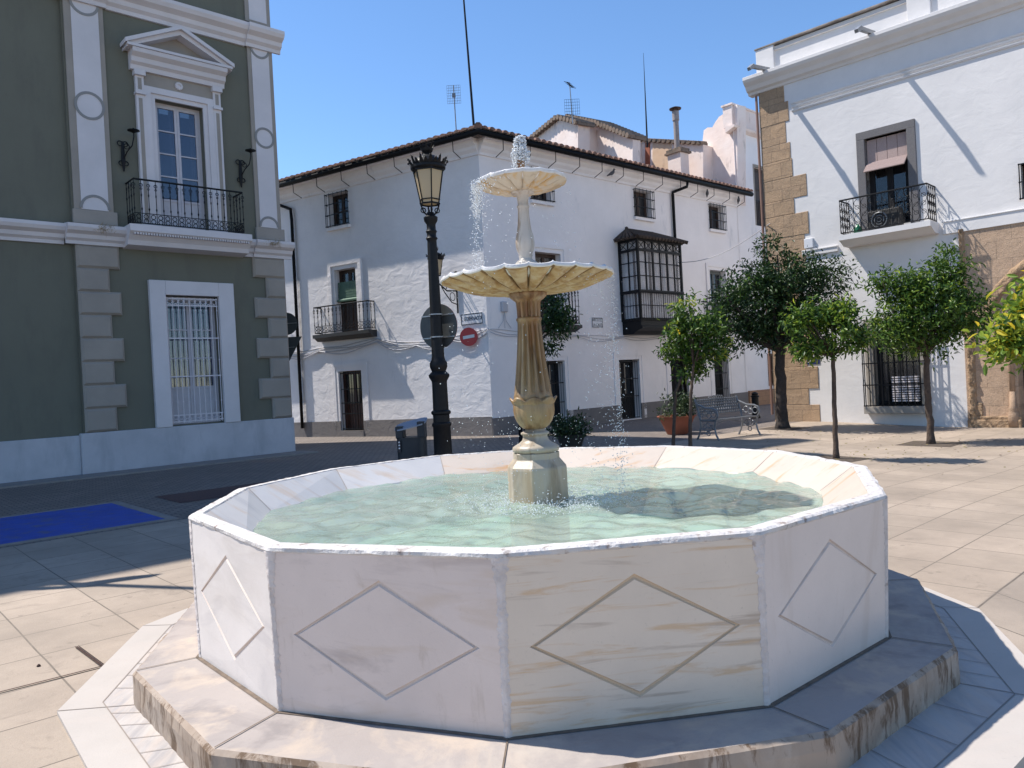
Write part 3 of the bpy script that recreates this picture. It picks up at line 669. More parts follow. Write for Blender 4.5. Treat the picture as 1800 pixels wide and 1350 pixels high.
def room(F, op, o, parent, mat=None):             # dark inside behind an opening
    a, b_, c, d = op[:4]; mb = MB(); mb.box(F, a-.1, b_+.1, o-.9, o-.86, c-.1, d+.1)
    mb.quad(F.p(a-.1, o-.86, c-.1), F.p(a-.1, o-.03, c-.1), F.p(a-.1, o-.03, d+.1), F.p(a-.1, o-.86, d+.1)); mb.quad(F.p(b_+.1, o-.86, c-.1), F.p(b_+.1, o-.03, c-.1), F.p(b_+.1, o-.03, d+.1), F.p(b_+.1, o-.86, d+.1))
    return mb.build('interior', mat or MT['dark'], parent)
def french(F, op, o, parent, frame, glassm, rows=4, panel=.22, name='window', curtain=None, leafs=2, sash=.055, bw=.03):
    a, b_, c, d = op[:4]; mb = MB(); t = .06
    mb.box(F, a, a+t, o-.06, o, c, d); mb.box(F, b_-t, b_, o-.06, o, c, d); mb.box(F, a+t, b_-t, o-.06, o, d-t, d); mb.box(F, a+t, b_-t, o-.06, o, c, c+.04)
    ia, ib, ic, id_ = a+t, b_-t, c+.04, d-t; wd = (ib-ia)/leafs; ph = (id_-ic)*panel
    for k in range(leafs):
        x0, x1 = ia+wd*k+.003, ia+wd*(k+1)-.003
        for uu in ((x0, x0+sash), (x1-sash, x1)): mb.box(F, *uu, o-.045, o+.008, ic, id_)
        mb.box(F, x0+sash, x1-sash, o-.045, o+.008, id_-sash, id_); mb.box(F, x0+sash, x1-sash, o-.045, o+.008, ic, ic+sash)
        if ph > .05:
            mb.box(F, x0+sash, x1-sash, o-.03, o-.01, ic+sash, ic+ph); mb.box(F, x0+sash, x1-sash, o-.045, o+.008, ic+ph, ic+ph+sash)
        z0 = ic+max(ph, 0)+sash
        for r_ in range(1, rows):
            zc = z0+(id_-sash-z0)*r_/rows; mb.box(F, x0+sash, x1-sash, o-.04, o+.004, zc-bw/2, zc+bw/2)
    win = mb.build(name, frame, parent)
    for k in range(leafs):
        x0, x1 = ia+wd*k+sash, ia+wd*(k+1)-sash; g_ = MB(); g_.box(F, x0, x1, o-.028, o-.022, ic+max(ph, 0)+sash*.5, id_-sash*.5); g_.build('pane', glassm, win)
    if curtain:
        cb = MB(); n = 60
        for k in range(n):
            u0, u1 = ia+(ib-ia)*k/n, ia+(ib-ia)*(k+1)/n; h = lambda i: o-.12+.018*math.sin(i*1.35)+.01*math.sin(i*.43)
            f0, f1 = k/n, (k+1)/n
            def top(f): return id_
            if curtain[1] == 'open' and .28 < abs((f0*leafs) % 1) < .72: continue
            cb.quad(F.p(u0, h(k), ic+.05), F.p(u1, h(k+1), ic+.05), F.p(u1, h(k+1), id_), F.p(u0, h(k), id_))
        cb.build('curtain', curtain[0], win, fix=False)
    return win
def grille(F, u0, u1, z0, z1, o, nb, zh, parent, mat, r=.011, side=0, name='grille', orn=False):
    mb = MB()
    for k in range(nb+1):
        u = u0+(u1-u0)*k/nb; mb.tube([F.p(u, o, z0), F.p(u, o, z1)], r, 4)
    for z in zh:
        mb.box(F, u0-.02, u1+.02, o-.008, o+.008, z-.014, z+.014)
        if side:
            for u in (u0, u1): mb.tube([F.p(u, o, z), F.p(u, .0, z)], r, 4)
    if side:
        for u in (u0, u1): mb.tube([F.p(u, o*.5, z0), F.p(u, o*.5, z1)], r, 4)
    if orn:
        Z = Vector((0, 0, 1)); st = (u1-u0)/nb
        for k in range(nb):
            u = u0+st*(k+.5); mb.ring(F.p(u, o, z1-.10), F.d, Z, st*.42, .007, 8); mb.ring(F.p(u, o, z0+.06), F.d, Z, st*.40, .008, 8); mb.ring(F.p(u, o, z0+.16), F.d, Z, st*.40, .008, 8)
            mb.tube([F.p(u-st*.5, o, z1-.22), F.p(u, o, z1-.14), F.p(u+st*.5, o, z1-.22)], .007, 4)
        for k in range(nb+1):
            u = u0+st*k
            for z in (z1-.3, (z0+z1)/2, z0+.5): mb.lathe(F.p(u, o, z), [(.01, -.03), (.02, 0), (.01, .03)], 6)
    return mb.build(name, mat, parent)
def balcony(F, u0, u1, o, zs, zr, parent, mat, slabm, slab_t=.12, nb=16, style='bal', over=.06, slabdraw=True):
    bal = MB()
    if slabdraw:
        bal.prof(F, u0-over, u1+over, [(0, zs-slab_t), (o*.55, zs-slab_t), (o-.02, zs-slab_t*.55), (o+over, zs-slab_t*.5), (o+over, zs), (0, zs)])
    root = bal.build('balcony', slabm, parent) if slabdraw else parent
    mb = MB(); Z = Vector((0, 0, 1))
    path = [F.p(u0, 0, zr), F.p(u0, o, zr), F.p(u1, o, zr), F.p(u1, 0, zr)]
    mb.tube(path, .022, 6); mb.tube([p-Z*(zr-zs-.05) for p in path], .016, 4)
    L = u1-u0; n1 = nb; n2 = max(2, int(round(o/(L/nb))))
    pts = [(F.p(u0+L*k/n1, o, 0), F.d) for k in range(n1+1)] + [(F.p(u, o*k/n2, 0), F.N) for u in (u0, u1) for k in range(n2)]
    st = L/nb
    for p, d in pts:
        if style == 'bal':
            h = zr-zs
            mb.lathe(zz(p, zs), [(.009, .05), (.009, h*.32), (.02, h*.36), (.009, h*.40), (.009, h*.62), (.018, h*.66), (.009, h*.70), (.008, h)], 6)
            mb.ring(zz(p, zs+h*.88) , d, Z, st*.22, .008, 8); mb.ring(zz(p, zs+h*.80), d, Z, st*.15, .007, 6)
        else:
            mb.tube([zz(p, zs+.05), zz(p, zr)], .009, 4)
    if style == 'bal':
        for zc in (zs+.10, zs+.20):
            for k in range(n1): mb.ring(F.p(u0+L*(k+.5)/n1, o, zc), F.d, Z, .048, .009, 8)
            for u in (u0, u1):
                for k in range(n2): mb.ring(F.p(u, o*(k+.5)/n2, zc), F.N, Z, .048, .009, 8)
        mb.tube([p-Z*(zr-zs-.27) for p in path], .011, 4)
    if style == 'scroll':
        def scr(c, d, w_):
            h = zr-zs-.1; pts_ = []
            for i in range(25):
                t = i/24; a = t*math.pi*4; pts_.append(c + Z*(.06+h*t) + d*(math.sin(a)*w_*.42))
            mb.tube(pts_, .0075, 4)
            for t in (.25, .5, .75): mb.ring(c+Z*(.05+h*t), d, Z, w_*.30, .006, 8)
        for k in range(n1): scr(F.p(u0+L*(k+.5)/n1, o, zs), F.d, st)
        for u in (u0, u1):
            for k in range(n2): scr(F.p(u, o*(k+.5)/n2, zs), F.N, o/n2)
    mb.build('railing', mat, root); return root
def tiles(mb, F, u0, u1, o0, z0, L, pitch, st=.25, r=.11, m=0, hip0=None, hip1=None):
    n = int((u1-u0)/st); sp = (u1-u0)/n; c, s_ = math.cos(R(pitch)), math.sin(R(pitch))
    for k in range(n):
        uc = u0+sp*(k+.5); l = L
        if hip0 is not None: l = min(l, max(.25, (uc-u0)*1.3+.15))
        jit = noise.noise(Vector((k*.7, u0, 3)))*.03; N_ = 6; segs = max(1, int(l/.4)); ring0 = None
        for sg in range(segs):
            a_, b_ = sg*l/segs - .03, (sg+1)*l/segs+.02; ra, rb = r, r*.86
            q = []
            for (t, rr_, dzz) in ((a_, ra, .012), (b_, rb, 0)):
                row = []
                for i in range(N_+1):
                    an = math.pi*i/N_; du = -math.cos(an)*rr_; dh = math.sin(an)*rr_*.8+dzz
                    row.append(F.p(uc+du, o0+jit-t*c - dh*s_*0, z0+t*s_+dh))
                q.append(row)
            for i in range(N_): mb.quad(q[0][i], q[0][i+1], q[1][i+1], q[1][i], m=m)
            mb.quad(*q[0], m=m)
    uh = L*c*.76 if hip0 is not None else 0
    mb.quad(F.p(u0, o0, z0+.0), F.p(u1, o0, z0+.0), F.p(u1, o0-L*c, z0+L*s_), F.p(u0+uh, o0-L*c, z0+L*s_), m=m)
def text_mesh(txt, size, F, u, z, o, mat, parent, name='lettering', flip=False, align='CENTER', xs=1):
    cu = bpy.data.curves.new('t', 'FONT'); cu.body = txt; cu.size = size; cu.align_x = align; cu.align_y = 'CENTER'; cu.extrude = .002
    ob = bpy.data.objects.new('t', cu); COL.objects.link(ob); dg = bpy.context.evaluated_depsgraph_get(); dg.update()
    me = bpy.data.meshes.new_from_object(ob.evaluated_get(dg)); COL.objects.unlink(ob); bpy.data.objects.remove(ob)
    s_ = -1 if flip else 1
    for v_ in me.vertices: c = v_.co.copy(); v_.co = F.p(u + s_*c.x*xs, o+c.z, z+c.y)
    me.name = name; me.materials.append(mat); q = bpy.data.objects.new(name, me); COL.objects.link(q)
    if parent is not None: q.parent = parent; q.matrix_parent_inverse = parent.matrix_basis.inverted()
    return q
Zv = Vector((0, 0, 1))

# ---------------------------------------------------------------- corner house
house = thing('corner_house', (-.61, 21.7, 0), 'long two-fronted white corner house with tiled eaves and black iron grilles beyond the fountain', 'house')
mb = MB()
wops = [(5.16, 6.05, 6.85, 7.93, .35), (4.98, 5.93, 3.36, 5.45, .35), (4.98, 6.0, .2, 2.14, .35), (9.3, 10.2, 3.36, 5.45, .35)]
sops = [(1.98, 2.85, 6.98, 7.95, .35), (6.90, 7.87, 6.98, 7.95, .35), (11.44, 12.42, 6.98, 7.95, .35), (2.0, 3.1, 3.2, 5.42, .35), (6.4, 8.7, 3.5, 6.0, .8),
        (11.25, 12.35, 3.3, 5.40, .35), (2.1, 3.05, .12, 2.09, .35), (5.65, 6.72, .02, 2.05, .35), (8.5, 9.55, .02, 2.05, .35), (11.25, 12.25, .05, 2.06, .35)]
wall(mb, FW, 0, 14, -.4, 8.55, wops, 0, .35, 0); wall(mb, FS, 0, 13.55, -.4, 8.55, sops, 0, .35, 1)
for F, ue in ((FW, 14), (FS, 13.55)): mb.quad(F.p(ue, 0, -.4), F.p(ue, -9, -.4), F.p(ue, -9, 8.55), F.p(ue, 0, 8.55), m=1)
hw = mb.build('wall', [MT['white_w'], MT['white_s']], house, fix=False)
for F, ops in ((FW, wops), (FS, sops)):
    for op in ops:
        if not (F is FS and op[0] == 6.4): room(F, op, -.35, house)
def plinth(F, segs, h0, h1, ue):
    for a, b_ in segs:
        mb = MB()
        ha, hb = h0+(h1-h0)*a/ue, h0+(h1-h0)*b_/ue
        mb.poly([F.p(a, -.02, -.4), F.p(a, .03, -.4), F.p(a, .03, ha), F.p(a, -.02, ha)], [F.p(b_, -.02, -.4), F.p(b_, .03, -.4), F.p(b_, .03, hb), F.p(b_, -.02, hb)])
        mb.build('plinth', MT['plinth'], house)
plinth(FW, [(.0, 4.98), (6.0, 14)], .55, .5, 8); plinth(FS, [(-.02, 2.1), (3.05, 5.65), (6.72, 8.5), (9.55, 11.25), (12.25, 13.55)], .5, .58, 13)
for F, a, b_, z in ((FW, 4.98, 6.0, .2), (FS, 2.1, 3.05, .12)):
    mb = MB(); mb.box(F, a, b_, -.3, .05, -.4, z); mb.build('doorstep', MT['plinth'], house)
mb = MB()                                       # white cornice below the eaves
for F, ue, a in ((FW, 14, 0), (FS, 13.55, 0)):
    mb.prof(F, a-.0, ue, [(.0, 8.04), (.04, 8.04), (.05, 8.12), (.12, 8.20), (.14, 8.28), (.23, 8.35), (.25, 8.43), (0, 8.45)])
    mb.prof(F, a, ue, [(0, 8.43), (.38, 8.43), (.38, 8.47), (0, 8.49)])
mb.build('eaves_cornice', MT['white_s'], house)
OV = .43
mb = MB(); tiles(mb, FW, -.3, 14.2, OV+.12, 8.59, 4.2, 17, hip0=1.0); tiles(mb, FS, -.3, 13.8, OV+.12, 8.59, 4.2, 17, hip0=1.0)
hipd = (FW.d+FS.d).normalized(); e = FW.p(0, 0, 8.59) - hipd*.62
mb.tube([e+Zv*.0 + hipd*(.52*t) + Zv*(.085*t+.05) for t in range(0, 11)], [.12+.012*(i % 2) for i in range(11)], 8)
roof = mb.build('roof', MT['tile'], house, auto=40)
mb = MB()
corner = FW.P + (FW.N+FS.N).normalized()*(OV+.06)/math.cos((math.acos(FW.N.dot(FS.N)))/2)
gp = [FW.p(14.2, OV+.06, 8.50), Vector((corner.x, corner.y, 8.50)), FS.p(13.8, OV+.06, 8.50)]
mb.tube(gp, .09, 8); mb.build('gutter', MT['gutter'], house, smooth=True)
for F, us in ((FW, [.55+1.1*i for i in range(12)]), (FS, [.55+1.06*i for i in range(13)])):
    for u in us:
        mb = MB(); mb.tube([F.p(u, OV+.04, 8.45), F.p(u, OV+.03, 8.14), F.p(u-.0, .12, 8.02)], .013, 5); mb.build('gutter_bracket', MT['iron'], house)
# downpipes
mb = MB(); mb.tube([FS.p(9.45, OV+.05, 8.45), FS.p(9.42, OV+.03, 8.25), FS.p(9.05, .10, 8.08), FS.p(9.05, .09, 8.0), FS.p(9.05, .09, 2.6), FS.p(9.3, .07, .1)], .055, 8); mb.build('downpipe', MT['gutter'], house, smooth=True)
mb = MB(); mb.tube([FW.p(8.6, .3, 8.0), FW.p(8.2, .10, 7.95), FW.p(7.75, .09, 7.75), FW.p(7.72, .09, 7.4), FW.p(7.75, .09, .3)], .055, 8); mb.build('downpipe', MT['gutter'], house, smooth=True)
# attic windows with box grilles
for F, op in ((FW, wops[0]), (FS, sops[0]), (FS, sops[1]), (FS, sops[2])):
    a, b_, c, d = op[:4]; wn = french(F, op, -.22, house, MT['wood'], MT['pane_dark'], 2, 0, 'attic_window')
    mb = MB(); mb.box(F, a-.06, b_+.06, .0, .10, c-.10, c-.0); mb.build('sill', MT['white_s'], wn)
    grille(F, a-.03, b_+.03, c+.0, d+.02, .12, 5, [c+.03, c+(d-c)*.36, c+(d-c)*.68, d-.02], wn, MT['iron'], .011, 1)
# french windows and balconies, W front
def surround(F, op, parent, mat, wd=.2, pr=.05, steps=2, bottom=False):
    a, b_, c, d = op[:4]; mb = MB()
    for k in range(steps):
        w0, w1, p_ = wd*k/steps, wd*(k+1)/steps, pr*(k+1)/steps
        mb.box(F, a-w1, a-w0, -.02, p_, c, d+w1); mb.box(F, b_+w0, b_+w1, -.02, p_, c, d+w1); mb.box(F, a-w0, b_+w0, -.02, p_, d+w0, d+w1)
    return mb.build('surround', mat, parent)
def blind(F, op, parent, mat, o, zt, zb, tilt=.12):
    mb = MB(); a, b_ = op[0]+.05, op[1]-.05; n = 14
    for i in range(n):
        z0, z1 = zt-(zt-zb)*i/n, zt-(zt-zb)*(i+1)/n; mb.box(F, a, b_, o-.008, o+.008+.004*(i % 2), z1+.004, z0-.004)
    mb.tube([F.p(a-.02, o+.02, zb), F.p(b_+.02, o+.02, zb)], .05, 8); return mb.build('blind', mat, parent)
for op, first in ((wops[1], True), (wops[3], False)):
    a, b_ = op[:2]; wn = french(FW, op, -.2, house, MT['wood'], MT['pane'], 1, .45, 'french_window'); surround(FW, op, wn, MT['white_w'], .26, .07)
    blind(FW, op, wn, MT['blind_green'], -.08, 5.05, 4.45)
    balcony(FW, a-.70, b_+.72, .32, 3.38, 4.28, wn, MT['iron'], MT['darkpot'], .22, 14)
wn = french(FW, wops[2], -.2, house, MT['redwood'], MT['pane_dark'], 1, .42, 'door'); surround(FW, wops[2], wn, MT['white_w'], .26, .03)
grille(FW, 5.04, 5.94, .22, 2.10, -.03, 8, [.25, .75, 1.1, 1.55, 2.08], wn, MT['iron'], .010)
# S front first floor
wn = french(FS, sops[3], -.2, house, MT['wood'], MT['pane'], 2, .35, 'french_window'); surround(FS, sops[3], wn, MT['white_s'], .26, .06)
balcony(FS, 1.3, 3.3, .5, 3.16, 4.3, wn, MT['iron'], MT['darkpot'], .2, 14)
wn = french(FS, sops[5], -.2, house, MT['lace'], MT['pane'], 2, .35, 'french_window', (MT['curtain'], 'full')); surround(FS, sops[5], wn, MT['white_s'], .24, .05)
balcony(FS, 10.8, 12.8, .5, 3.2, 4.25, wn, MT['iron'], MT['darkpot'], .2, 14)
for op in sops[6:]:
    wn = french(FS, op, -.28, house, MT['dark'], MT['pane_dark'], 2, .4, 'door'); surround(FS, op, wn, MT['white_s'], .26, .03)
    grille(FS, op[0]+.06, op[1]-.06, op[2]+.03, op[3]-.05, -.04, 8, [op[2]+.05, .8, 1.4, op[3]-.06], wn, MT['iron'], .009)
# bay window
B0, B1, BO = 5.95, 8.30, .8
bay = MB(); bay.prof(FS, B0, B1, [(0, 2.88), (.45, 2.88), (.62, 2.98), (BO, 3.04), (BO+.05, 3.06), (BO+.05, 3.12), (BO, 3.14), (BO, 3.36), (0, 3.36)])
bay = bay.build('bay_window', MT['iron'], house)
mb = MB()
zb, zm, zc, zd, zt_ = 3.36, 4.28, 4.34, 5.66, 5.98
def hbar(z, r=.03):
    mb.box(FS, B0-r, B1+r, BO-r, BO+r, z-r, z+r); mb.box(FS, B0-r, B0+r, 0, BO-r, z-r, z+r); mb.box(FS, B1-r, B1+r, 0, BO-r, z-r, z+r)
for z, r in ((zb, .04), (zm, .05), (zd, .04), (zt_+.02, .045), (4.80, .015), (5.25, .015), (3.82, .012)): hbar(z, r)
for u in (B0, B1):
    for o_ in (.04, BO): mb.box(FS, u-.04, u+.04, o_-.04, o_+.04, zb, zt_)
    mb.box(FS, u-.02, u+.02, BO/2-.02, BO/2+.02, zm, zt_)
for k in range(1, 6):
    u = B0+(B1-B0)*k/6; rw = .035 if k % 2 == 0 else .018; mb.box(FS, u-rw, u+rw, BO-.02, BO+.03, zm, zt_)
mb.build('frame', MT['iron'], bay)
mb = MB()
for k in range(7):                               # crossed lattice at the top
    u0_, u1_ = (B0+(B1-B0)*k/6, B0+(B1-B0)*(k+1)/6) if k < 6 else (0, 0)
    if k < 6:
        mb.tube([FS.p(u0_, BO, zd), FS.p(u1_, BO, zt_)], .013, 4); mb.tube([FS.p(u0_, BO, zt_), FS.p(u1_, BO, zd)], .013, 4)
for a_, b_ in ((0, BO/2), (BO/2, BO)):
    mb.tube([FS.p(B0, a_, zd), FS.p(B0, b_, zt_)], .013, 4); mb.tube([FS.p(B0, a_, zt_), FS.p(B0, b_, zd)], .013, 4)
mb.build('lattice', MT['iron'], bay)
mb = MB()
for k in range(21): mb.tube([FS.p(B0+(B1-B0)*k/20, BO+.06, 3.30), FS.p(B0+(B1-B0)*k/20, BO+.06, zm)], .010, 4)
for k in range(6): mb.tube([FS.p(B0-.05, .05+(BO-.05)*k/6, 3.30), FS.p(B0-.05, .05+(BO-.05)*k/6, zm)], .010, 4)
mb.build('railing', MT['iron'], bay)
mb = MB(); mb.box(FS, B0, B1, BO-.012, BO-.006, zb, zt_); mb.box(FS, B0+.006, B0+.012, 0, BO-.02, zb, zt_); mb.box(FS, B1-.012, B1-.006, 0, BO-.02, zb, zt_)
mb.build('glazing', MT['pane_clear'], bay)
mb = MB(); n = 70
for k in range(n):
    u0_, u1_ = B0+.08+(B1-B0-.16)*k/n, B0+.08+(B1-B0-.16)*(k+1)/n; h = lambda i: BO-.16+.03*math.sin(i*1.3)
    if k in range(20, 25) or k in range(44, 47): continue
    mb.quad(FS.p(u0_, h(k), 3.4), FS.p(u1_, h(k+1), 3.4), FS.p(u1_, h(k+1), zt_), FS.p(u0_, h(k), zt_))
for k in range(20):
    o0_, o1_ = .05+.6*k/20, .05+.6*(k+1)/20; h = lambda i: B0+.15+.03*math.sin(i*1.3)
    if 13 < k < 18: continue
    mb.quad(FS.p(h(k), o0_, 3.4), FS.p(h(k+1), o1_, 3.4), FS.p(h(k+1), o1_, zt_), FS.p(h(k), o0_, zt_))
mb.build('curtain', pm('bay_curtain', (.80, .77, .77), (.66, .63, .63), 9, .9), bay, fix=False)
mb = MB(); mb.box(FS, 6.3, 8.8, -.86, -.82, 3.4, 6.1); mb.build('interior', MT['wood'], bay)
mb = MB(); zr_ = zt_+.07; rg = .95*.36
ap0, ap1 = (B0+.45, 0.02, zr_+.42), (B1-.45, .02, zr_+.42)
A0, A1 = (B0-.22, BO+.2, zr_-.02), (B1+.22, BO+.2, zr_-.02)
def slope(p, q, r_, s_, n):                       # tiled facet between eave p-q and ridge r-s
    p, q, r_, s_ = [FS.p(*t) for t in (p, q, r_, s_)]; mb.quad(p, q, s_, r_)
    for k in range(n+1):
        t = k/n; a_ = p.lerp(q, t); b_ = r_.lerp(s_, t); mb.tube([a_+Zv*.01, a_.lerp(b_, .5)+Zv*.02, b_+Zv*.02], [.062, .055, .045], 6)
slope(A0, A1, ap0, ap1, 16); slope((B0-.22, 0, zr_-.02), A0, ap0, ap0, 5); slope((B1+.22, 0, zr_-.02), A1, ap1, ap1, 5)
mb.quad(FS.p(*A0), FS.p(*A1), FS.p(B1+.22, 0, zr_-.03), FS.p(B0-.22, 0, zr_-.03)); mb.tube([FS.p(*ap0), FS.p(*ap1)], .07, 8)
mb.ico(FS.p(*ap0)+Zv*.06, .07)
mb.build('bay_roof', pm('old_brown_tiles', (.09, .06, .045), (.05, .038, .03), 9, .95), bay)

# ---------------------------------------------------------------- tall white house beyond, same street front
tall = thing('tall_house', FS.p(15, 0, 0), 'tall narrow white house with stepped parapet between the corner house and the stone-cornered building', 'house')
mb = MB(); top_ = [(1235, 240), (1237, 226), (1250, 222), (1262, 205), (1275, 198), (1275, 182), (1297, 181)]
tops = [(14.9, 17.8, 7.45, 9.9, .25), (15.2, 17.6, .75, 2.1, .2)]
wall(mb, FS, 13.45, 19, -.4, 11.2, tops, .012, .3, 0)
mb.build('wall', MT['white_s'], tall, fix=False)
mb = MB(); mb.prof(FS, 13.2, 19, [(-.2, 11.05), (.20, 11.2), (.24, 11.28), (-.2, 11.30)]); mb.box(FS, 13.35, 19, -.35, .05, 11.30, 12.15)
mb.box(FS, 13.3, 19, -.4, .1, 12.15, 12.22); mb.build('parapet', MT['pinkwash'], tall)
FT = Fr(tuple(FS.p(13.5, -.02, 0)), 122)         # its west-facing side above the neighbour's roof
def side(name, pts, mat, parent, o=0, th=.5, F=FT):
    q = [F.uz(x, y, o) for x, y in pts]; mb = MB(); mb.poly([F.p(u, o, z) for u, z in q], [F.p(u, o-th, z) for u, z in q]); return mb.build(name, mat, parent)
side('side_wall', [(1296, 360), (1225, 350), (1225, 262), (1235, 248), (1237, 229), (1244, 224), (1252, 224), (1257, 215), (1264, 205), (1272, 200), (1275, 184), (1296, 184)], MT['pinkwash'], tall)
wn = french(FS, tops[0], -.12, tall, MT['wood'], MT['wood'], 2, .3, 'window', leafs=4); surround(FS, tops[0], wn, MT['lgrey'], .10, .03)
grille(FS, 14.95, 17.7, 7.5, 8.5, .02, 22, [7.52, 8.5], wn, MT['iron'], .011)
wn = french(FS, tops[1], -.12, tall, MT['wood'], MT['pane_dark'], 1, 0, 'window', leafs=4); grille(FS, 15.2, 17.6, .75, 2.1, .03, 22, [.8, 1.4, 2.05], wn, pm('brown_iron', (.16, .09, .07), rough=.6), .014)
mb = MB(); mb.box(FS, 13.56, 19, .012, .09, -.4, .62); mb.build('plinth', MT['brickpeach'], tall)

# ---------------------------------------------------------------- houses behind the roof
FB = Fr((6.9, 33.0), 130)
rear = thing('rear_house', (6.0, 30.5, 0), 'old pinkish house with long tile-topped wall and chimney rising behind the corner roof', 'house')
side('wall', [(1236, 350), (1030, 330), (1030, 243), (1100, 247), (1160, 250), (1236, 254)], MT['pinkwash'], rear, 0, 3, FB)
side('wall', [(1180, 340), (1147, 335), (1147, 251.5), (1180, 252.5)], MT['peach'], rear, .02, .03, FB)['label'] = 'peach painted stretch of wall'
side('wall', [(1142, 335), (1134, 335), (1134, 251), (1142, 251)], MT['terracotta'], rear, .03, .1, FB)['label'] = 'narrow brick-red strip'
mb = MB(); a = FB.uz(1236, 252)[0]; b_ = FB.uz(1030, 241)[0]; za, zb_ = FB.uz(1236, 252)[1], FB.uz(1030, 241)[1]; n = 26
for k in range(n):
    u0_ = a+(b_-a)*k/n; zc_ = za+(zb_-za)*k/n; mb.box(FB, u0_+.02, u0_+(b_-a)/n-.01, -.35, .12, zc_-.02, zc_+.07+.015*(k % 2)); mb.tube([FB.p(u0_+.12, .15, zc_+.04), FB.p(u0_+.12, -.35, zc_+.1)], .08, 6)
mb.build('coping', MT['tile_old'], rear)
ch = FB.uz(1192, 290, .8)[0]; zc_ = FB.uz(1190, 272, .8)[1]; FBc = Fr(tuple(FB.p(0, .8, 0)), 130)
mb = MB(); mb.box(FBc, ch-.32, ch+.32, -.3, .25, 8, zc_); mb.build('chimney', MT['pinkwash'], rear)
mb = MB(); mb.box(FBc, ch-.42, ch+.42, -.38, .33, zc_, zc_+.08); mb.box(FBc, ch-.36, ch+.36, -.33, .28, zc_+.08, zc_+.2); mb.build('chimney_cap', MT['tile_old'], rear)
flue = thing('flue_pipe', FBc.p(ch, 0, zc_+.2), 'thin grey metal flue pipe with rain cap on the rear chimney', 'flue pipe')
zf = FBc.uz(1189, 190)[1]; mb = MB(); mb.tube([FBc.p(ch, 0, zc_+.2), FBc.p(ch, 0, zf-.12)], .11, 12); mb.tube([FBc.p(ch, 0, zf-.5), FBc.p(ch, 0, zf-.12)], .14, 12); mb.build('pipe', pm('weathered_flue', (.24, .19, .17), (.32, .29, .28), 5, .7, .3), flue, auto=40)
mb = MB(); mb.lathe(FBc.p(ch, 0, zf), [(.24, -.04), (.25, 0), (.1, .06), (.02, .07)], 14)
for k in range(4): a = k*1.57+.6; mb.tube([FBc.p(ch, 0, zf-.14)+Vector((math.cos(a)*.13, math.sin(a)*.13, 0)), FBc.p(ch, 0, zf)+Vector((math.cos(a)*.15, math.sin(a)*.15, 0))], .012, 4)
mb.build('rain_cap', MT['castiron'], flue)
FG = Fr((3.3, 30.6), 122)
gab = thing('gabled_house', (3.0, 31, 0), 'pale gabled house with mossy tile roof rising behind the corner house', 'house')
side('wall', [(1016, 420), (925, 420), (925, 254), (940, 243), (984, 208), (1016, 217)], MT['pinkwash'], gab, 0, .6, FG)
FG2 = Fr(tuple(FG.p(FG.uz(1016, 300)[0], 0, 0)), 41.7)
ztop = FG.uz(1016, 217)[1]; mb = MB(); mb.quad(FG2.p(0, 0, 5), FG2.p(7, 0, 5), FG2.p(7, 0, ztop), FG2.p(0, 0, ztop)); mb.build('side_wall', MT['pinkwash'], gab, fix=False)
def rtile(pts, F, n, L, name, parent, mat):      # row of roof tiles following a sloping verge
    q = [F.p(*((F.uz(x, y)[0]), .12, F.uz(x, y)[1])) for x, y in pts]; mb = MB()
    tot = sum((q[i+1]-q[i]).length for i in range(len(q)-1)); acc = 0
    for i in range(len(q)-1):
        d = (q[i+1]-q[i]); m_ = max(1, int(n*d.length/tot))
        for k in range(m_):
            a = q[i]+d*(k/m_); b2 = q[i]+d*((k+1)/m_); c = (a+b2)/2; mb.tube([c+F.N*.1, c-F.N*L], [.11, .1], 7)
            mb.poly([a-Zv*.07, b2-Zv*.07, b2+Zv*.03, a+Zv*.03], [a-F.N*L-Zv*.07, b2-F.N*L-Zv*.07, b2-F.N*L+Zv*.03, a-F.N*L+Zv*.03])
    mb.build(name, mat, parent)
rtile([(938, 243), (984, 206), (1020, 216)], FG, 16, .9, 'roof', gab, MT['tile_old'])
rtile([(1000, 205), (1050, 215), (1112, 240)], Fr(tuple(FG.p(0, -1.2, 0)), 122), 22, .9, 'roof', gab, MT['tile_old'])
side('wall', [(1112, 420), (1000, 420), (1000, 210), (1050, 220), (1112, 245)], MT['pinkwash'], gab, -1.25, .4, FG)

# rooftop antennas
def mast(name, b_, t_, Y, label, cat, r0, r1, group=None):
    p, q = atY(b_[0], b_[1]+14, Y), atY(t_[0], t_[1], Y); th = thing(name, p, label, cat, group); mb = MB(); mb.tube([p, q], [r0, r1], 8); mb.build('pole', MT['iron'] if r0 > .03 else MT['steel'], th); return th, p, q
th, p, q = mast('radio_mast', (834, 222), (812, -40), 25, 'tall thin black mast rising past the top of the picture over the corner roof', 'mast', .045, .028)
mb = MB(); mb.lathe(p+Zv*.12, [(.05, 0), (.13, .06), (.13, .12), (.05, .16)], 10); mb.build('collar', MT['iron'], th)
th, p, q = mast('grid_antenna', (803, 232), (797, 150), 25, 'grid television antenna on a thin pole left of the tall mast', 'antenna', .022, .02)
mb = MB(); FA = Fr((q.x, q.y, 0), 0)
for i in range(9): mb.tube([FA.p(-.22+.055*i, .05, q.z-.02), FA.p(-.22+.055*i, .05, q.z-.62)], .005, 4)
for i in range(8): mb.tube([FA.p(-.22, .05, q.z-.02-.085*i), FA.p(.22, .05, q.z-.02-.085*i)], .005, 4)
mb.box(FA, -.05, .05, .05, .12, q.z-.42, q.z-.30); mb.build('grid', MT['irongrey'], th)
th, p, q = mast('yagi_antenna', (1007, 203), (1001, 145), 30.5, 'small television aerial with dark elements on the gabled roof', 'antenna', .025, .02)
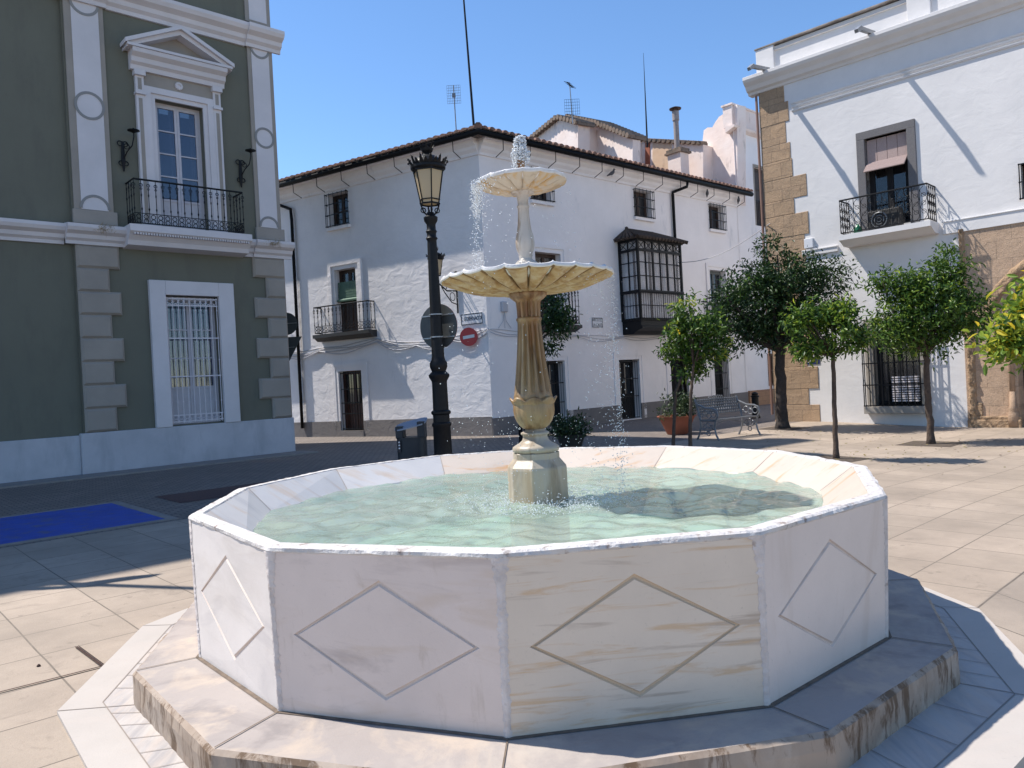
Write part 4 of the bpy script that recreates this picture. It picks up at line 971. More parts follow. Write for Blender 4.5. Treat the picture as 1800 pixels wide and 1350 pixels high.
mb = MB(); mb.tube([q+Vector((-.1, 0, .02)), q+Vector((.12, -.1, -.25))], .02, 5)
for i in range(5): c = q+Vector((-.1+.055*i, -.02*i, .02-.065*i)); mb.tube([c+Vector((-.12, 0, .03)), c+Vector((.12, 0, -.03))], .012, 4)
FA = Fr((p.x, p.y, 0), 0)
for i in range(8): mb.tube([FA.p(-.3+.085*i, .05, p.z+.32), FA.p(-.3+.085*i, .05, p.z+.95)], .006, 4)
for i in range(6): mb.tube([FA.p(-.3, .05, p.z+.35+.12*i), FA.p(.3, .05, p.z+.35+.12*i)], .006, 4)
mb.build('elements', MT['iron'], th)
mast('whip_antenna', (1138, 245), (1131, 93), 31, 'tall slender whip aerial behind the tile-topped wall', 'antenna', .04, .006)

# ---------------------------------------------------------------- green building on the left
town = thing('green_building', (-5.75, 19.6, 0), 'olive green classical building with white pilasters and pediment in shade on the left', 'building')
lops = [(1.74, 2.97, .93, 3.95, .3), (1.85, 2.95, 5.52, 8.50, .3)]
EZ = 17.45
mb = MB(); wall(mb, FL, 0, 4.78, -.4, EZ, lops, 0, .3); wall(mb, FL, 4.78, 16, -.4, EZ, [], -.10)
mb.quad(FL.p(4.78, 0, -.4), FL.p(4.78, -.1, -.4), FL.p(4.78, -.1, EZ), FL.p(4.78, 0, EZ))
mb.quad(FL.p(0, 0, -.4), FL.p(0, -5.5, -.4), FL.p(0, -5.5, EZ), FL.p(0, 0, EZ)); mb.quad(FL.p(0, 0, EZ), FL.p(16, 0, EZ), FL.p(16, -5.5, EZ), FL.p(0, -5.5, EZ))
mb.build('wall', MT['green'], town, fix=False)
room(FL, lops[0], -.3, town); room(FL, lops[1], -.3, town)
mb = MB()
mb.box(FL, -.04, 4.86, -.1, .10, -.4, .90); mb.box(FL, 4.86, 16, -.15, .0, -.4, .86); mb.build('plinth', MT['lplinth'], town, bevel=.015)
# cornices: string course and upper cornice
def corn(F, u0, u1, z, o, s, mat, name, parent, m2=None):
    mb = MB(); pr_ = [(o, 0), (o+.05*s, 0), (o+.06*s, .07*s), (o+.13*s, .12*s), (o+.15*s, .20*s), (o+.26*s, .26*s), (o+.30*s, .33*s), (o+.30*s, .40*s), (o, .44*s)]
    mb.prof(F, u0, u1, [(a_, z+b_) for a_, b_ in pr_]); return mb.build(name, mat, parent)
for u0_, u1_, o_ in ((-.20, .80, .05), (.80, 1.15, 0), (1.15, 3.72, .0), (3.72, 4.95, .05), (4.95, 16, -.10)):
    corn(FL, u0_, u1_, 4.98, o_, 1.0, MT['lwhite'], 'string_cornice', town)
for u0_, u1_, o_ in ((-.20, .72, .05), (.72, 3.9, 0), (3.9, 4.95, .05), (4.95, 16, -.1)):
    corn(FL, u0_, u1_, 10.28, o_, 1.2, MT['lwhite'], 'upper_cornice', town)
corn(FL, -.5, 16, EZ-.3, 0, 2, MT['lwhite'], 'roof_cornice', town)
# pilasters with inlaid discs
def disc(mb, F, u, z, o, r0, r1, h=.008, half=0, m=0, n=28):
    a0, a1 = (0, 2*math.pi) if half == 0 else ((0, math.pi) if half > 0 else (math.pi, 2*math.pi))
    for i in range(n):
        a, b_ = a0+(a1-a0)*i/n, a0+(a1-a0)*(i+1)/n
        P_ = lambda r, t, oo: F.p(u+r*math.cos(t), oo, z+r*math.sin(t)*1.02)
        mb.quad(P_(r0, a, o+h), P_(r0, b_, o+h), P_(r1, b_, o+h), P_(r1, a, o+h), m=m); mb.quad(P_(r1, a, o), P_(r1, b_, o), P_(r1, b_, o+h), P_(r1, a, o+h), m=m)
        if r0 > 0: mb.quad(P_(r0, a, o), P_(r0, b_, o), P_(r0, b_, o+h), P_(r0, a, o+h), m=m)
for (ua, ub, pa, pb, uc, rr_) in ((3.96, 4.74, 4.06, 4.60, 4.33, .305), (.0, .66, .10, .56, .33, .262)):
    mb = MB(); mb.box(FL, ua, ub, 0, .045, 5.74, 10.34); mb.box(FL, ua, ub, 0, .045, 10.95, 14.5); pl = mb.build('pilaster', MT['lgrey'], town)
    mb = MB(); mb.box(FL, pa, pb, .045, .055, 5.76, 10.33); mb.box(FL, pa, pb, .045, .055, 11.0, 14.4); mb.build('white_panel', MT['lwhite'], pl)
    for z_, hf in ((8.04, 0), (5.78, 1), (10.32, -1)): mb = MB(); disc(mb, FL, uc, z_, .055, rr_-.055, rr_, .012, hf); mb.build('ring', MT['greyring'], pl, fix=False)
    mb = MB(); mb.box(FL, ua-.06, ub+.04, 0, .10, 5.44, 5.74); mb.build('pedestal_block', MT['lgrey'], pl, bevel=.01)
# quoins
for (e0, e1, long_) in ((4.76, 3.90, 4.12), (-.02, .82, .50)):
    mb = MB()
    for k in range(8):
        z0, z1 = .91+.51*k, .91+.51*(k+1); lg = (k % 2 == 1); ue = e1 if lg else long_; a, b_ = sorted((e0, ue)); o_ = .10; c_ = .05; z1 = min(z1, 4.98)
        mb.poly([FL.p(a, -.01, z0), FL.p(b_, -.01, z0), FL.p(b_, -.01, z1), FL.p(a, -.01, z1)], [FL.p(a, o_-.05, z0), FL.p(b_, o_-.05, z0), FL.p(b_, o_-.05, z1), FL.p(a, o_-.05, z1)])
        mb.poly([FL.p(a, o_-.05, z0), FL.p(b_, o_-.05, z0), FL.p(b_, o_-.05, z1), FL.p(a, o_-.05, z1)], [FL.p(a+c_, o_, z0+c_), FL.p(b_-c_, o_, z0+c_), FL.p(b_-c_, o_, z1-c_), FL.p(a+c_, o_, z1-c_)])
    mb.build('quoins', MT['lgrey'], town, fix=True)
# ground floor window
wn = french(FL, lops[0], -.22, town, MT['woodwhite'], MT['pane_blue'], 3, .27, 'ground_window', (MT['curtain'], 'open'))
mb = MB(); a, b_, c, d = lops[0][:4]
mb.box(FL, 1.37, a, -.005, .12, .90, 4.28); mb.box(FL, b_, 3.32, -.005, .12, .90, 4.28); mb.box(FL, a, b_, -.005, .12, d, 4.28); mb.build('surround', MT['lwhite'], wn, bevel=.01)
grille(FL, a+.04, b_-.04, c+.02, d-.04, .03, 9, [1.0, 1.15, 2.05, 2.95, 3.72, 3.88], wn, MT['whiteiron'], .011, orn=True)
# upper window with pediment
wn = french(FL, lops[1], -.2, town, MT['woodwhite'], MT['pane_blue'], 4, .22, 'upper_window', (MT['curtain'], 'open'))
mb = MB(); a, b_, c, d = lops[1][:4]
for w0, w1, pr_ in ((0, .10, .05), (.10, .24, .09)):
    mb.box(FL, a-w1, a-w0, -.005, pr_, c, d+w1); mb.box(FL, b_+w0, b_+w1, -.005, pr_, c, d+w1); mb.box(FL, a-w0, b_+w0, -.005, pr_, d+w0, d+w1)
mb.build('surround', MT['lwhite'], wn)
for s0, s1 in ((a-.42, a-.24), (b_+.24, b_+.42)):
    mb = MB(); mb.box(FL, s0, s1, -.005, .10, 5.44, 8.95); mb.box(FL, s0-.02, s1+.02, -.005, .16, 8.50, 8.56); mb.box(FL, s0-.03, s1+.03, -.005, .17, 8.93, 9.05)
    st_ = mb.build('side_pilaster', MT['lwhite'], wn); mb = MB(); mb.box(FL, s0+.05, s1-.05, .1, .106, 5.6, 8.42); mb.box(FL, s0+.05, s1-.05, .1, .106, 8.62, 8.88); mb.build('inlay', MT['lgrey'], st_)
mb = MB(); mb.box(FL, a-.24, b_+.24, -.005, .05, 8.74, 9.05); fz = mb.build('frieze', MT['lgrey'], wn)
mb = MB(); uc = (a+b_)/2; disc(mb, FL, uc, 8.89, .05, 0, .09, .03)
for k in range(8): disc(mb, FL, uc+.06*math.cos(k*.785), 8.89+.06*math.sin(k*.785), .08, 0, .028, .02, n=8)
mb.build('rosette', MT['lwhite'], fz, fix=False)
mb = MB(); e0, e1 = a-.52, b_+.52
mb.prof(FL, e0+.0, e1-.0, [(0, 9.05), (.12, 9.05), (.14, 9.15), (.22, 9.20), (.24, 9.30), (.36, 9.37), (.38, 9.46), (0, 9.47)])
mb.box(FL, e0-.12, e1+.12, 0, .40, 9.47, 9.53)
def rak(u0_, z0_, u1_, z1_, o0_, o1_, t_): mb.poly([FL.p(u0_, o0_, z0_), FL.p(u1_, o0_, z1_), FL.p(u1_, o0_, z1_-t_), FL.p(u0_, o0_, z0_-t_)], [FL.p(u0_, o1_, z0_), FL.p(u1_, o1_, z1_), FL.p(u1_, o1_, z1_-t_), FL.p(u0_, o1_, z0_-t_)])
for s_ in (-1, 1):
    ue = e0-.16 if s_ < 0 else e1+.16
    rak(ue, 9.60, uc, 10.20, 0, .42, .09); rak(ue-s_*.04, 9.56, uc, 10.12, 0, .34, .12)
mb.build('pediment', MT['lwhite'], wn)
mb = MB(); mb.poly([FL.p(e0, 0, 9.53), FL.p(e1, 0, 9.53), FL.p(uc, 0, 10.05)], [FL.p(e0, .06, 9.53), FL.p(e1, .06, 9.53), FL.p(uc, .06, 10.05)]); mb.build('tympanum', MT['lgrey'], wn)
mb = MB(); mb.prof(FL, 1.05, 3.80, [(0, 4.96), (.38, 5.0), (.42, 5.10), (.54, 5.22), (.62, 5.27), (.62, 5.42), (0, 5.42)])
for k in range(46): mb.box(FL, 1.12+.057*k, 1.15+.057*k, .54, .60, 5.20, 5.245)
bl = mb.build('balcony', MT['lwhite'], wn); balcony(FL, 1.20, 3.66, .52, 5.42, 6.44, bl, MT['iron'], None, 0, 16, slabdraw=False)
mb = MB(); mb.box(FL, 1.4, 3.1, -.005, .08, 11.35, 13.5); mb.build('upper_floor_window', MT['lwhite'], town)
# weeds in the cornice
for uu in (4.25, .35):
    mb = MB()
    for k in range(60):
        p = FL.p(uu+random.gauss(0, .10), .36+random.gauss(0, .01), 5.30+random.gauss(0, .04)); d = Vector((random.gauss(0, 1), random.gauss(0, 1), random.gauss(.2, 1))).normalized(); mb.tube([p, p+d*.09], .003, 3)
    tag(mb.build('dry_weed', pm('dry_straw', (.30, .22, .10), rough=1)), ('dry straw-coloured weed on the cornice below the left pilaster' if uu > 1 else 'dry weed on the cornice at the right corner of the green building'), 'weed', 'dry weeds growing on the cornice')
# wall sconces
for uu, lb in ((3.70, 'black wrought-iron sconce on the green wall left of the upper window'), (1.0, 'black wrought-iron sconce on the green wall right of the upper window')):
    th = thing('wall_lamp', FL.p(uu, 0, 6.75), lb, 'wall lamp', 'iron sconces beside the upper window'); mb = MB(); zc_ = 7.12
    mb.tube([FL.p(uu, .05, zc_-.42), FL.p(uu, .04, zc_-.2), FL.p(uu, .05, zc_+.25)], [.015, .05, .03], 6)
    for s_ in (-1, 1):
        mb.ring(FL.p(uu+s_*.055, .05, zc_+.2), FL.d, Zv, .055, .012, 10); mb.ring(FL.p(uu+s_*.05, .05, zc_-.24), FL.d, Zv, .05, .012, 10)
    mb.build('bracket', MT['iron'], th)
    mb = MB(); mb.tube([FL.p(uu, .06, zc_-.15), FL.p(uu-.05, .18, zc_), FL.p(uu-.13, .28, zc_+.12), FL.p(uu-.17, .3, zc_+.32), FL.p(uu-.17, .3, zc_+.42)], .014, 5)
    mb.ring(FL.p(uu-.05, .16, zc_+.12), FL.d, Zv, .06, .01, 8); mb.build('arm', MT['iron'], th)
    mb = MB(); mb.lathe(FL.p(uu-.17, .3, zc_+.42), [(.02, -.02), (.05, 0), (.13, .03), (.13, .045), (.03, .03), (.022, .09), (.0, .10)], 12); mb.build('candle_dish', MT['iron'], th)

# ---------------------------------------------------------------- white building with stone quoins on the right
rb = thing('white_building', (8.0, 20.8, 0), 'sunlit white building with brown stone corner, roof spouts and arched stone portal on the right', 'building')
rops = [(1.90, 2.90, 4.95, 7.23, .3), (1.85, 2.95, .42, 2.45, .35), (5.22, 6.2, 5.02, 5.80, .25)]
PO = [(5.02, 8.2, -.5, 3.2, .5)]
mb = MB(); wall(mb, FR_, -.85, 3.93, -.5, 9.3, rops, 0, .3, 0); wall(mb, FR_, 3.93, 12, 4.62, 9.3, rops, 0, .3, 0)
mb.quad(FR_.p(-.85, 0, -.5), FR_.p(-.85, -10, -.5), FR_.p(-.85, -10, 10.3), FR_.p(-.85, 0, 10.3)); mb.quad(FR_.p(-.85, .02, 10.3), FR_.p(12, .02, 10.3), FR_.p(12, -10, 10.3), FR_.p(-.85, -10, 10.3))
mb.build('wall', MT['white_r'], rb, fix=False)
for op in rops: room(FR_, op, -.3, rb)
# stone quoins, uneven
mb = MB(); zq = -.5; k = 0; rq = random.Random(4)
while zq < 9.2:
    h = rq.uniform(.42, .62); z1 = min(9.25, zq+h); e = .10 if zq < .9 else rq.choice([.05, .14, -.02, .22, .35]) 
    if zq > 7: e = -.15+.1*(k % 2)
    if zq < 2.6: e = .12+.28*(k % 2)
    mb.box(FR_, -.89, e, -.6, .012+.012*rq.random(), zq+.002, z1-.002); zq = z1; k += 1
mb.build('quoins', MT['stone'], rb, bevel=.012)
mb = MB(); mb.tube([FR_.p(-.95, .03, .2), FR_.p(-.95, .03, 9.2)], .035, 8); mb.build('downpipe', pm('brown_pipe', (.22, .12, .085), rough=.6), rb)
# moulded band, string course
mb = MB()
for z in (8.50, 8.60, 8.70): mb.prof(FR_, .05, 12, [(-.01, z-.035), (.03, z-.03), (.045, z+.01), (-.01, z+.035)])
mb.build('moulded_band', MT['white_r'], rb)
mb = MB(); mb.box(FR_, .14, 1.1, -.01, .05, 4.50, 4.66); mb.box(FR_, 3.6, 12, -.01, .05, 4.50, 4.80); mb.box(FR_, 3.6, 12, .05, .07, 4.78, 4.81); mb.box(FR_, .14, 1.1, .05, .07, 4.62, 4.66); mb.build('string_course', MT['white_r'], rb, bevel=.008)
# cornice and parapet
mb = MB(); mb.prof(FR_, -1.18, 12, [(-.2, 9.26), (.03, 9.26), (.06, 9.32), (.14, 9.36), (.20, 9.46), (.30, 9.55), (.34, 9.62), (.34, 9.70), (.30, 9.72), (-.2, 9.74)])
mb.prof(Fr(tuple(FR_.p(-.85, 0, 0)), 45), 0, 6, [(.0, 9.262), (.06, 9.322), (.20, 9.462), (.34, 9.622), (.34, 9.702), (0, 9.742)]); mb.build('cornice', MT['white_r'], rb)
mb = MB(); mb.box(FR_, -.88, 12, -.3, -.04, 9.72, 10.42); mb.build('parapet', MT['white_r'], rb)
for u in (-.9, 3.05, 7.0): mb = MB(); mb.box(FR_, u, u+.52, -.34, .04, 9.72, 10.45); mb.build('parapet_pier', MT['white_r'], rb, bevel=.01)
mb = MB(); mb.box(FR_, -.93, 12, -.36, .06, 10.452, 10.495); mb.build('parapet_coping', MT['coping'], rb, bevel=.008)
for u in (-.55, 2.25):
    mb = MB(); zg = 9.78
    mb.tube([FR_.p(u, .0, zg+.04), FR_.p(u, 1.0, zg-.12)], .065, 4); mb.tube([FR_.p(u, .95, zg-.10), FR_.p(u, 1.18, zg-.24)], [.08, .06], 4); mb.build('roof_spout', MT['steel'], rb)
# upper window
a, b_, c, d = rops[0][:4]
wn = french(FR_, rops[0], -.2, rb, MT['dark'], MT['pane'], 1, 0, 'upper_window', sash=.07)
mb = MB(); 
for q in ((a-.20, a, c-.1, d), (b_, b_+.20, c-.1, d), (a-.20, b_+.20, d, d+.20)): mb.box(FR_, q[0], q[1], -.25, .05, q[2], q[3])
mb.build('surround', MT['granite'], wn, bevel=.008)
mb = MB()
for k in range(4): mb.box(FR_, a+.02+.245*k, a+.255+.245*k, -.10, -.07, 6.55, 7.2)
mb.build('upper_blind', MT['blind_pink'], wn)
mb = MB()
for k in range(9): z = 6.60-.03*k; o_ = -.04+.035*k; mb.tube([FR_.p(a+.02, o_, z), FR_.p(b_-.02, o_, z)], .022, 6)
mb.build('roll_blind', MT['blind_pink'], wn)
balcony(FR_, 1.42, 3.46, .6, 4.80, 5.68, wn, MT['iron'], MT['white_r'], .26, 12, 'scroll', .05)
ac = thing('air_conditioner', FR_.p(2.35, .3, 4.8), 'dark air-conditioning unit standing on the balcony of the white building', 'air conditioner')
mb = MB(); mb.box(FR_, 2.02, 2.78, .14, .42, 4.82, 5.30); mb.build('casing', MT['darkpot'], ac, bevel=.02)
mb = MB(); mb.ring(FR_.p(2.3, .43, 5.06), FR_.d, Zv, .18, .015, 20); mb.ring(FR_.p(2.3, .43, 5.06), FR_.d, Zv, .11, .012, 16); mb.ring(FR_.p(2.3, .43, 5.06), FR_.d, Zv, .05, .012, 10); mb.build('fan_guard', MT['steel'], ac)
bt = MB(); bt.lathe(FR_.p(1.75, .35, 4.81), [(.09, 0), (.10, .02), (.10, .14), (.04, .2), (.03, .24), (.0, .25)], 14); tag(bt.build('bottle', MT['greenglass'], smooth=True), 'squat green plastic bottle on the balcony floor beside the dark air conditioner', 'bottle')
# ground floor window with projecting grille
a, b_, c, d = rops[1][:4]
wn = french(FR_, rops[1], -.25, rb, MT['dark'], MT['pane'], 1, 0, 'ground_window', (MT['curtain'], 'open'))
mb = MB(); mb.box(FR_, a-.2, a, -.3, .03, c-.15, d+.2); mb.box(FR_, b_, b_+.2, -.3, .03, c-.15, d+.2); mb.box(FR_, a, b_, -.3, .03, d, d+.2); mb.box(FR_, a-.22, b_+.22, 0, .24, .22, .40); mb.build('surround', MT['lgrey'], wn, bevel=.01)
mb = MB()
for k in range(11): mb.box(FR_, a+.35, b_-.1, -.2, -.17, .5+.06*k, .535+.06*k)
mb.build('radiator_slats', MT['whiteiron'], wn)
grille(FR_, a-.2, b_+.2, .30, 2.5, .22, 10, [.42, .95, 1.5, 2.05, 2.48], wn, MT['iron'], .014, 1)
wn = french(FR_, rops[2], -.2, rb, MT['wood'], MT['pane_dark'], 1, 0, 'small_window'); grille(FR_, 5.2, 6.2, 5.0, 5.82, .06, 8, [5.03, 5.4, 5.8], wn, MT['iron'], .012)
# stone portal
mb = MB(); NA_ = 28; cx_, cz_, ra = 6.6, 2.0, 1.62                # pointed arch of the door opening
def arch(r_, t): return cx_-r_*math.cos(t), cz_+r_*math.sin(t)*1.02
outl = [(cx_-1.62, -.5)] + [arch(1.62, math.pi*i/NA_) for i in range(NA_+1)] + [(cx_+1.62, -.5)]
full = [(3.93, -.5), (3.93, 4.60), (9.4, 4.60), (9.4, -.5)]
grid = MB()
for i in range(len(outl)-1):                      # fan the face between the arch and the frame
    (u0_, z0_), (u1_, z1_) = outl[i], outl[i+1]
    def ext(u_, z_):
        if z_ <= cz_: return (3.93 if u_ < cx_ else 9.4, z_)
        dx, dz = u_-cx_, z_-cz_; s_ = min((2.67/abs(dx)) if dx else 99, 2.60/dz if dz else 99); return cx_+dx*s_, cz_+dz*s_
    e0_, e1_ = ext(u0_, z0_), ext(u1_, z1_)
    grid.quad(FR_.p(u0_, .02, z0_), FR_.p(u1_, .02, z1_), FR_.p(e1_[0], .02, e1_[1]), FR_.p(e0_[0], .02, e0_[1])); grid.quad(FR_.p(u0_, .02, z0_), FR_.p(u1_, .02, z1_), FR_.p(u1_, -.5, z1_), FR_.p(u0_, -.5, z0_))
    if abs(e0_[0]-e1_[0]) > .01 and abs(e0_[1]-e1_[1]) > .01:
        cr = (3.93 if e0_[0] < cx_ else 9.4, 4.60); grid.quad(FR_.p(e0_[0], .02, e0_[1]), FR_.p(e1_[0], .02, e1_[1]), FR_.p(cr[0], .02, cr[1]))
grid.quad(FR_.p(3.93, .02, -.5), FR_.p(3.93, -.05, -.5), FR_.p(3.93, -.05, 4.6), FR_.p(3.93, .02, 4.6)); grid.quad(FR_.p(3.93, .02, 4.6), FR_.p(9.4, .02, 4.6), FR_.p(9.4, -.05, 4.6), FR_.p(3.93, -.05, 4.6))
port = grid.build('portal', MT['stone2'], rb, fix=False)
mb = MB(); mb.box(FR_, 4.8, 8.4, -.62, -.5, -.5, 3.9); mb.build('door', MT['dark'], port)
mb = MB()
pts_ = [FR_.p(4.0+.03*math.sin(z*7), .03, z) for z in np.arange(0, 2.3, .08)] 
def rough_strip(pts2, wd, nm):                    # eroded projecting moulding
    b0 = len(mb.v)
    for i, (u_, z_, nx, nz) in enumerate(pts2):
        for j in range(6):
            e = (j/5-.5)*wd; o_ = .02+ (.09 if 0 < j < 5 else 0)*(.6+1.2*abs(noise.noise(Vector((i*.9, j*1.3, nm))))); jj = noise.noise(Vector((i*.5, j, nm+4)))*.03
            mb.v.append(tuple(FR_.p(u_+nx*(e+jj), o_, z_+nz*(e+jj))))
    for i in range(len(pts2)-1):
        for j in range(5): a_ = b0+i*6+j; mb.f.append((a_, a_+1, a_+7, a_+6)); mb.m.append(0)
rough_strip([(4.06, z, 1, 0) for z in np.arange(-.1, 2.65, .06)], .17, 1)
c2, z2, r2 = 6.55, 1.55, 2.35
rough_strip([(c2-r2*math.cos(t), z2+r2*math.sin(t)*1.02, -math.cos(t), math.sin(t)) for t in np.arange(.48, 2.6, .03)], .26, 2)
rough_strip([(3.98, z, 1, 0) for z in np.arange(2.6, 4.6, .07)], .12, 3)
mb.build('eroded_moulding', MT['stone_rough'], port, smooth=True)
mb = MB(); base = FR_.p(4.86, .02, 0)
mb.tube([FR_.p(4.86, .04, .35), FR_.p(4.86, .04, 2.0)] + [FR_.p(cx_-1.74*math.cos(t), .04, 2.0+1.74*math.sin(t)) for t in np.arange(.05, 1.7, .08)], .055, 10)
mb.lathe(FR_.p(4.86, .05, .2), [(.12, -.3), (.11, 0), (.08, .06), (.10, .10), (.07, .16), (.055, .5)], 12); mb.build('shaft', MT['stone_carved'], port, smooth=True)
mb = MB(); mb.box(FR_, 3.94, 5.02, .0, .12, -.5, .06); mb.box(FR_, 3.96, 5.01, .0, .085, .06, .14); mb.box(FR_, 3.99, 4.25, .0, .06, .14, .45); mb.build('portal_base', MT['stone_rough'], port, bevel=.02)
# cable box on the quoin
mb = MB(); mb.box(FR_, .22, .46, .0, .07, 4.70, 4.96); tag(mb.build('junction_box', MT['enamel'], bevel=.01), 'small white junction box on the right building beside its stone corner', 'junction box')

# ---------------------------------------------------------------- cables and wires
def cable(name, F, pts, r, n, label, mat):
    mb = MB(); rr_ = random.Random(len(pts)+n)
    for k in range(n):
        P_ = []
        for i in range(len(pts)-1):
            for t in range(8):
                s_ = t/8; u_ = pts[i][0]+(pts[i+1][0]-pts[i][0])*s_; z_ = pts[i][1]+(pts[i+1][1]-pts[i][1])*s_ - .05*math.sin(math.pi*s_)*(k+.6)
                P_.append(F.p(u_, .02+.015*k+.01*math.sin(u_*5+k), z_-.035*k+.02*math.sin(u_*3+k*2)))
        P_.append(F.p(pts[-1][0], .03, pts[-1][1])); mb.tube(P_, r, 5)
    return tag(mb.build(name, mat, smooth=True), label, 'cable')
cable('cable', FW, [(0.02, 3.05), (1.3, 2.95), (2.6, 2.85), (4.2, 3.1), (6.8, 2.95), (8.6, 2.95), (10, 2.9)], .016, 4, 'bundle of slack painted cables running along the sunlit rough wall', MT['cablegrey'])
cable('cable', FS, [(0.02, 3.06), (1.8, 3.0), (3.6, 2.9), (5.9, 2.85), (8.6, 2.95)], .009, 3, 'thin cables sagging along the shaded street front', MT['cablegrey'])
mb = MB(); p, q = FS.p(8.7, .1, 5.5), FR_.p(-.7, .1, 5.55); P_ = [p.lerp(q, i/20)-Zv*.35*math.sin(math.pi*i/20) for i in range(21)]; mb.tube(P_, .012, 5)
tag(mb.build('overhead_wire', MT['cablegrey'], smooth=True), 'twisted wire hanging from the bay window towards the right building', 'wire')
th = thing('electric_meter', FS.p(.62, 0, 3.5), 'small round-cornered electric box with short wires near the house corner', 'electric box')
mb = MB(); mb.box(FS, .52, .74, 0, .10, 3.55, 3.86); mb.build('box', MT['cablegrey'], th, bevel=.03)
mb = MB()
for s_ in (-1, 0, 1): mb.tube([FS.p(.63, .05, 3.56), FS.p(.63+s_*.05, .04, 3.3), FS.p(.63+s_*.25, .03, 3.08)], .01, 4)
mb.build('wires', MT['cablegrey'], th)

# ---------------------------------------------------------------- signs
def plate(F, u0, u1, z0, z1, o, label, lines, base, ink, name='street_sign', border=True, flip=False, bm_='ink'):
    th = thing(name, F.p((u0+u1)/2, 0, z0), label, 'sign'); mb = MB(); mb.box(F, u0, u1, 0, o, z0, z1); mb.build('plate', base, th)
    if border:
        mb = MB(); t = .022; e = .012
        for q in ((u0+e, u1-e, z1-e-t, z1-e), (u0+e, u1-e, z0+e, z0+e+t), (u0+e, u0+e+t, z0+e, z1-e), (u1-e-t, u1-e, z0+e, z1-e)): mb.box(F, q[0], q[1], o, o+.003, q[2], q[3])
        mb.build('border', ink, th)
    for (t_, sz, uu, z_, xs) in lines: text_mesh(t_, sz, F, uu, z_, o+.003, ink, th, flip=flip, xs=xs)
    return th
plate(FW, .14, .92, 3.22, 3.56, .02, 'white enamel street name plate above the red no-entry sign', [('C. GOBERNADOR', .155, .53, 3.40, .62), ('.....................', .05, .47, 3.29, .9)], MT['enamel'], MT['ink'], flip=True)
plate(FS, 4.40, 4.94, 3.12, 3.46, .02, 'small white street name plate on the shaded wall left of the bay window', [('ARCO DE', .13, 4.67, 3.37, .85), ('LA CRUZ', .13, 4.67, 3.21, .85)], MT['enamel'], MT['ink'])
plate(FR_, .12, .46, 1.56, 1.72, .015, 'small navy blue plaque on the white wall beside the stone corner', [('LA', .11, .19, 1.64, .8), ('................', .05, .33, 1.68, .6), ('.................', .06, .33, 1.63, .6)], MT['navy'], MT['enamel'], 'wall_plaque', False)
# no-entry sign on a bracket from the wall, turned to the street
def disc_solid(mb, c, X, Y, N, r, t, m=0, n=32, sy=1):
    a = [c + X*(r*math.cos(2*math.pi*i/n)) + Y*(r*math.sin(2*math.pi*i/n)) for i in range(n)]; mb.poly([p for p in a], [p+N*t for p in a], m)
ne = thing('no_entry_sign', FW.p(.8, .2, 2.5), 'round red no-entry sign with white bar below the street name plate', 'sign')
c = hit(824, 592, FW.p(.8, .22, 0), FW.N); X = Vector((.985, -.17, 0)).normalized(); N_ = Vector((X.y, -X.x, 0)); N_ = N_ if N_.y < 0 else -N_
mb = MB(); disc_solid(mb, c, X, Zv, N_, .265, .006, 0); mb.build('disc', MT['red'], ne)
mb = MB(); tilt = Vector((X.x, X.y, .12)).normalized()
a0 = c+N_*.008; mb.poly([a0-tilt*.17-Zv*.045, a0+tilt*.17-Zv*.045, a0+tilt*.17+Zv*.045, a0-tilt*.17+Zv*.045], [p+N_*.003 for p in (a0-tilt*.17-Zv*.045, a0+tilt*.17-Zv*.045, a0+tilt*.17+Zv*.045, a0-tilt*.17+Zv*.045)]); mb.build('bar', MT['signwhite'], ne)
mb = MB(); mb.tube([c-N_*.01, FW.p((c-FW.P).dot(FW.d), .0, c.z)], .02, 6); mb.build('bracket', MT['steel'], ne)
# two signs seen from behind on a post by the green building's corner
sp = atY(503, 600, 22.2); sp.z = 0
sg = thing('sign_post', (sp.x, sp.y, 0), 'post with grey-backed round and triangular signs peeking past the green building corner', 'sign')
mb = MB(); mb.tube([zz(sp, 0), zz(sp, 4.05)], .03, 8); mb.build('post', MT['steel'], sg)
X = Vector((1, 0, 0)); N_ = Vector((0, -1, 0))
mb = MB(); disc_solid(mb, zz(sp, 3.55)+N_*.035+X*.04, X, Zv, N_, .33, .004); mb.build('round_sign', MT['signback'], sg)
mb = MB(); mb.tube([zz(sp, 3.55)+N_*.05-X*.2, zz(sp, 3.56)+N_*.05+X*.34], .018, 4); mb.tube([zz(sp, 2.85)+N_*.05-X*.2, zz(sp, 2.86)+N_*.05+X*.25], .012, 4); mb.build('rail', MT['steel'], sg)
mb = MB(); t0 = zz(sp, 3.16)+N_*.04; tri = [t0-X*.42, t0+X*.48, t0+X*.03-Zv*.78]; mb.poly(tri, [p+N_*.004 for p in tri]); mb.build('triangular_sign', MT['signback'], sg)

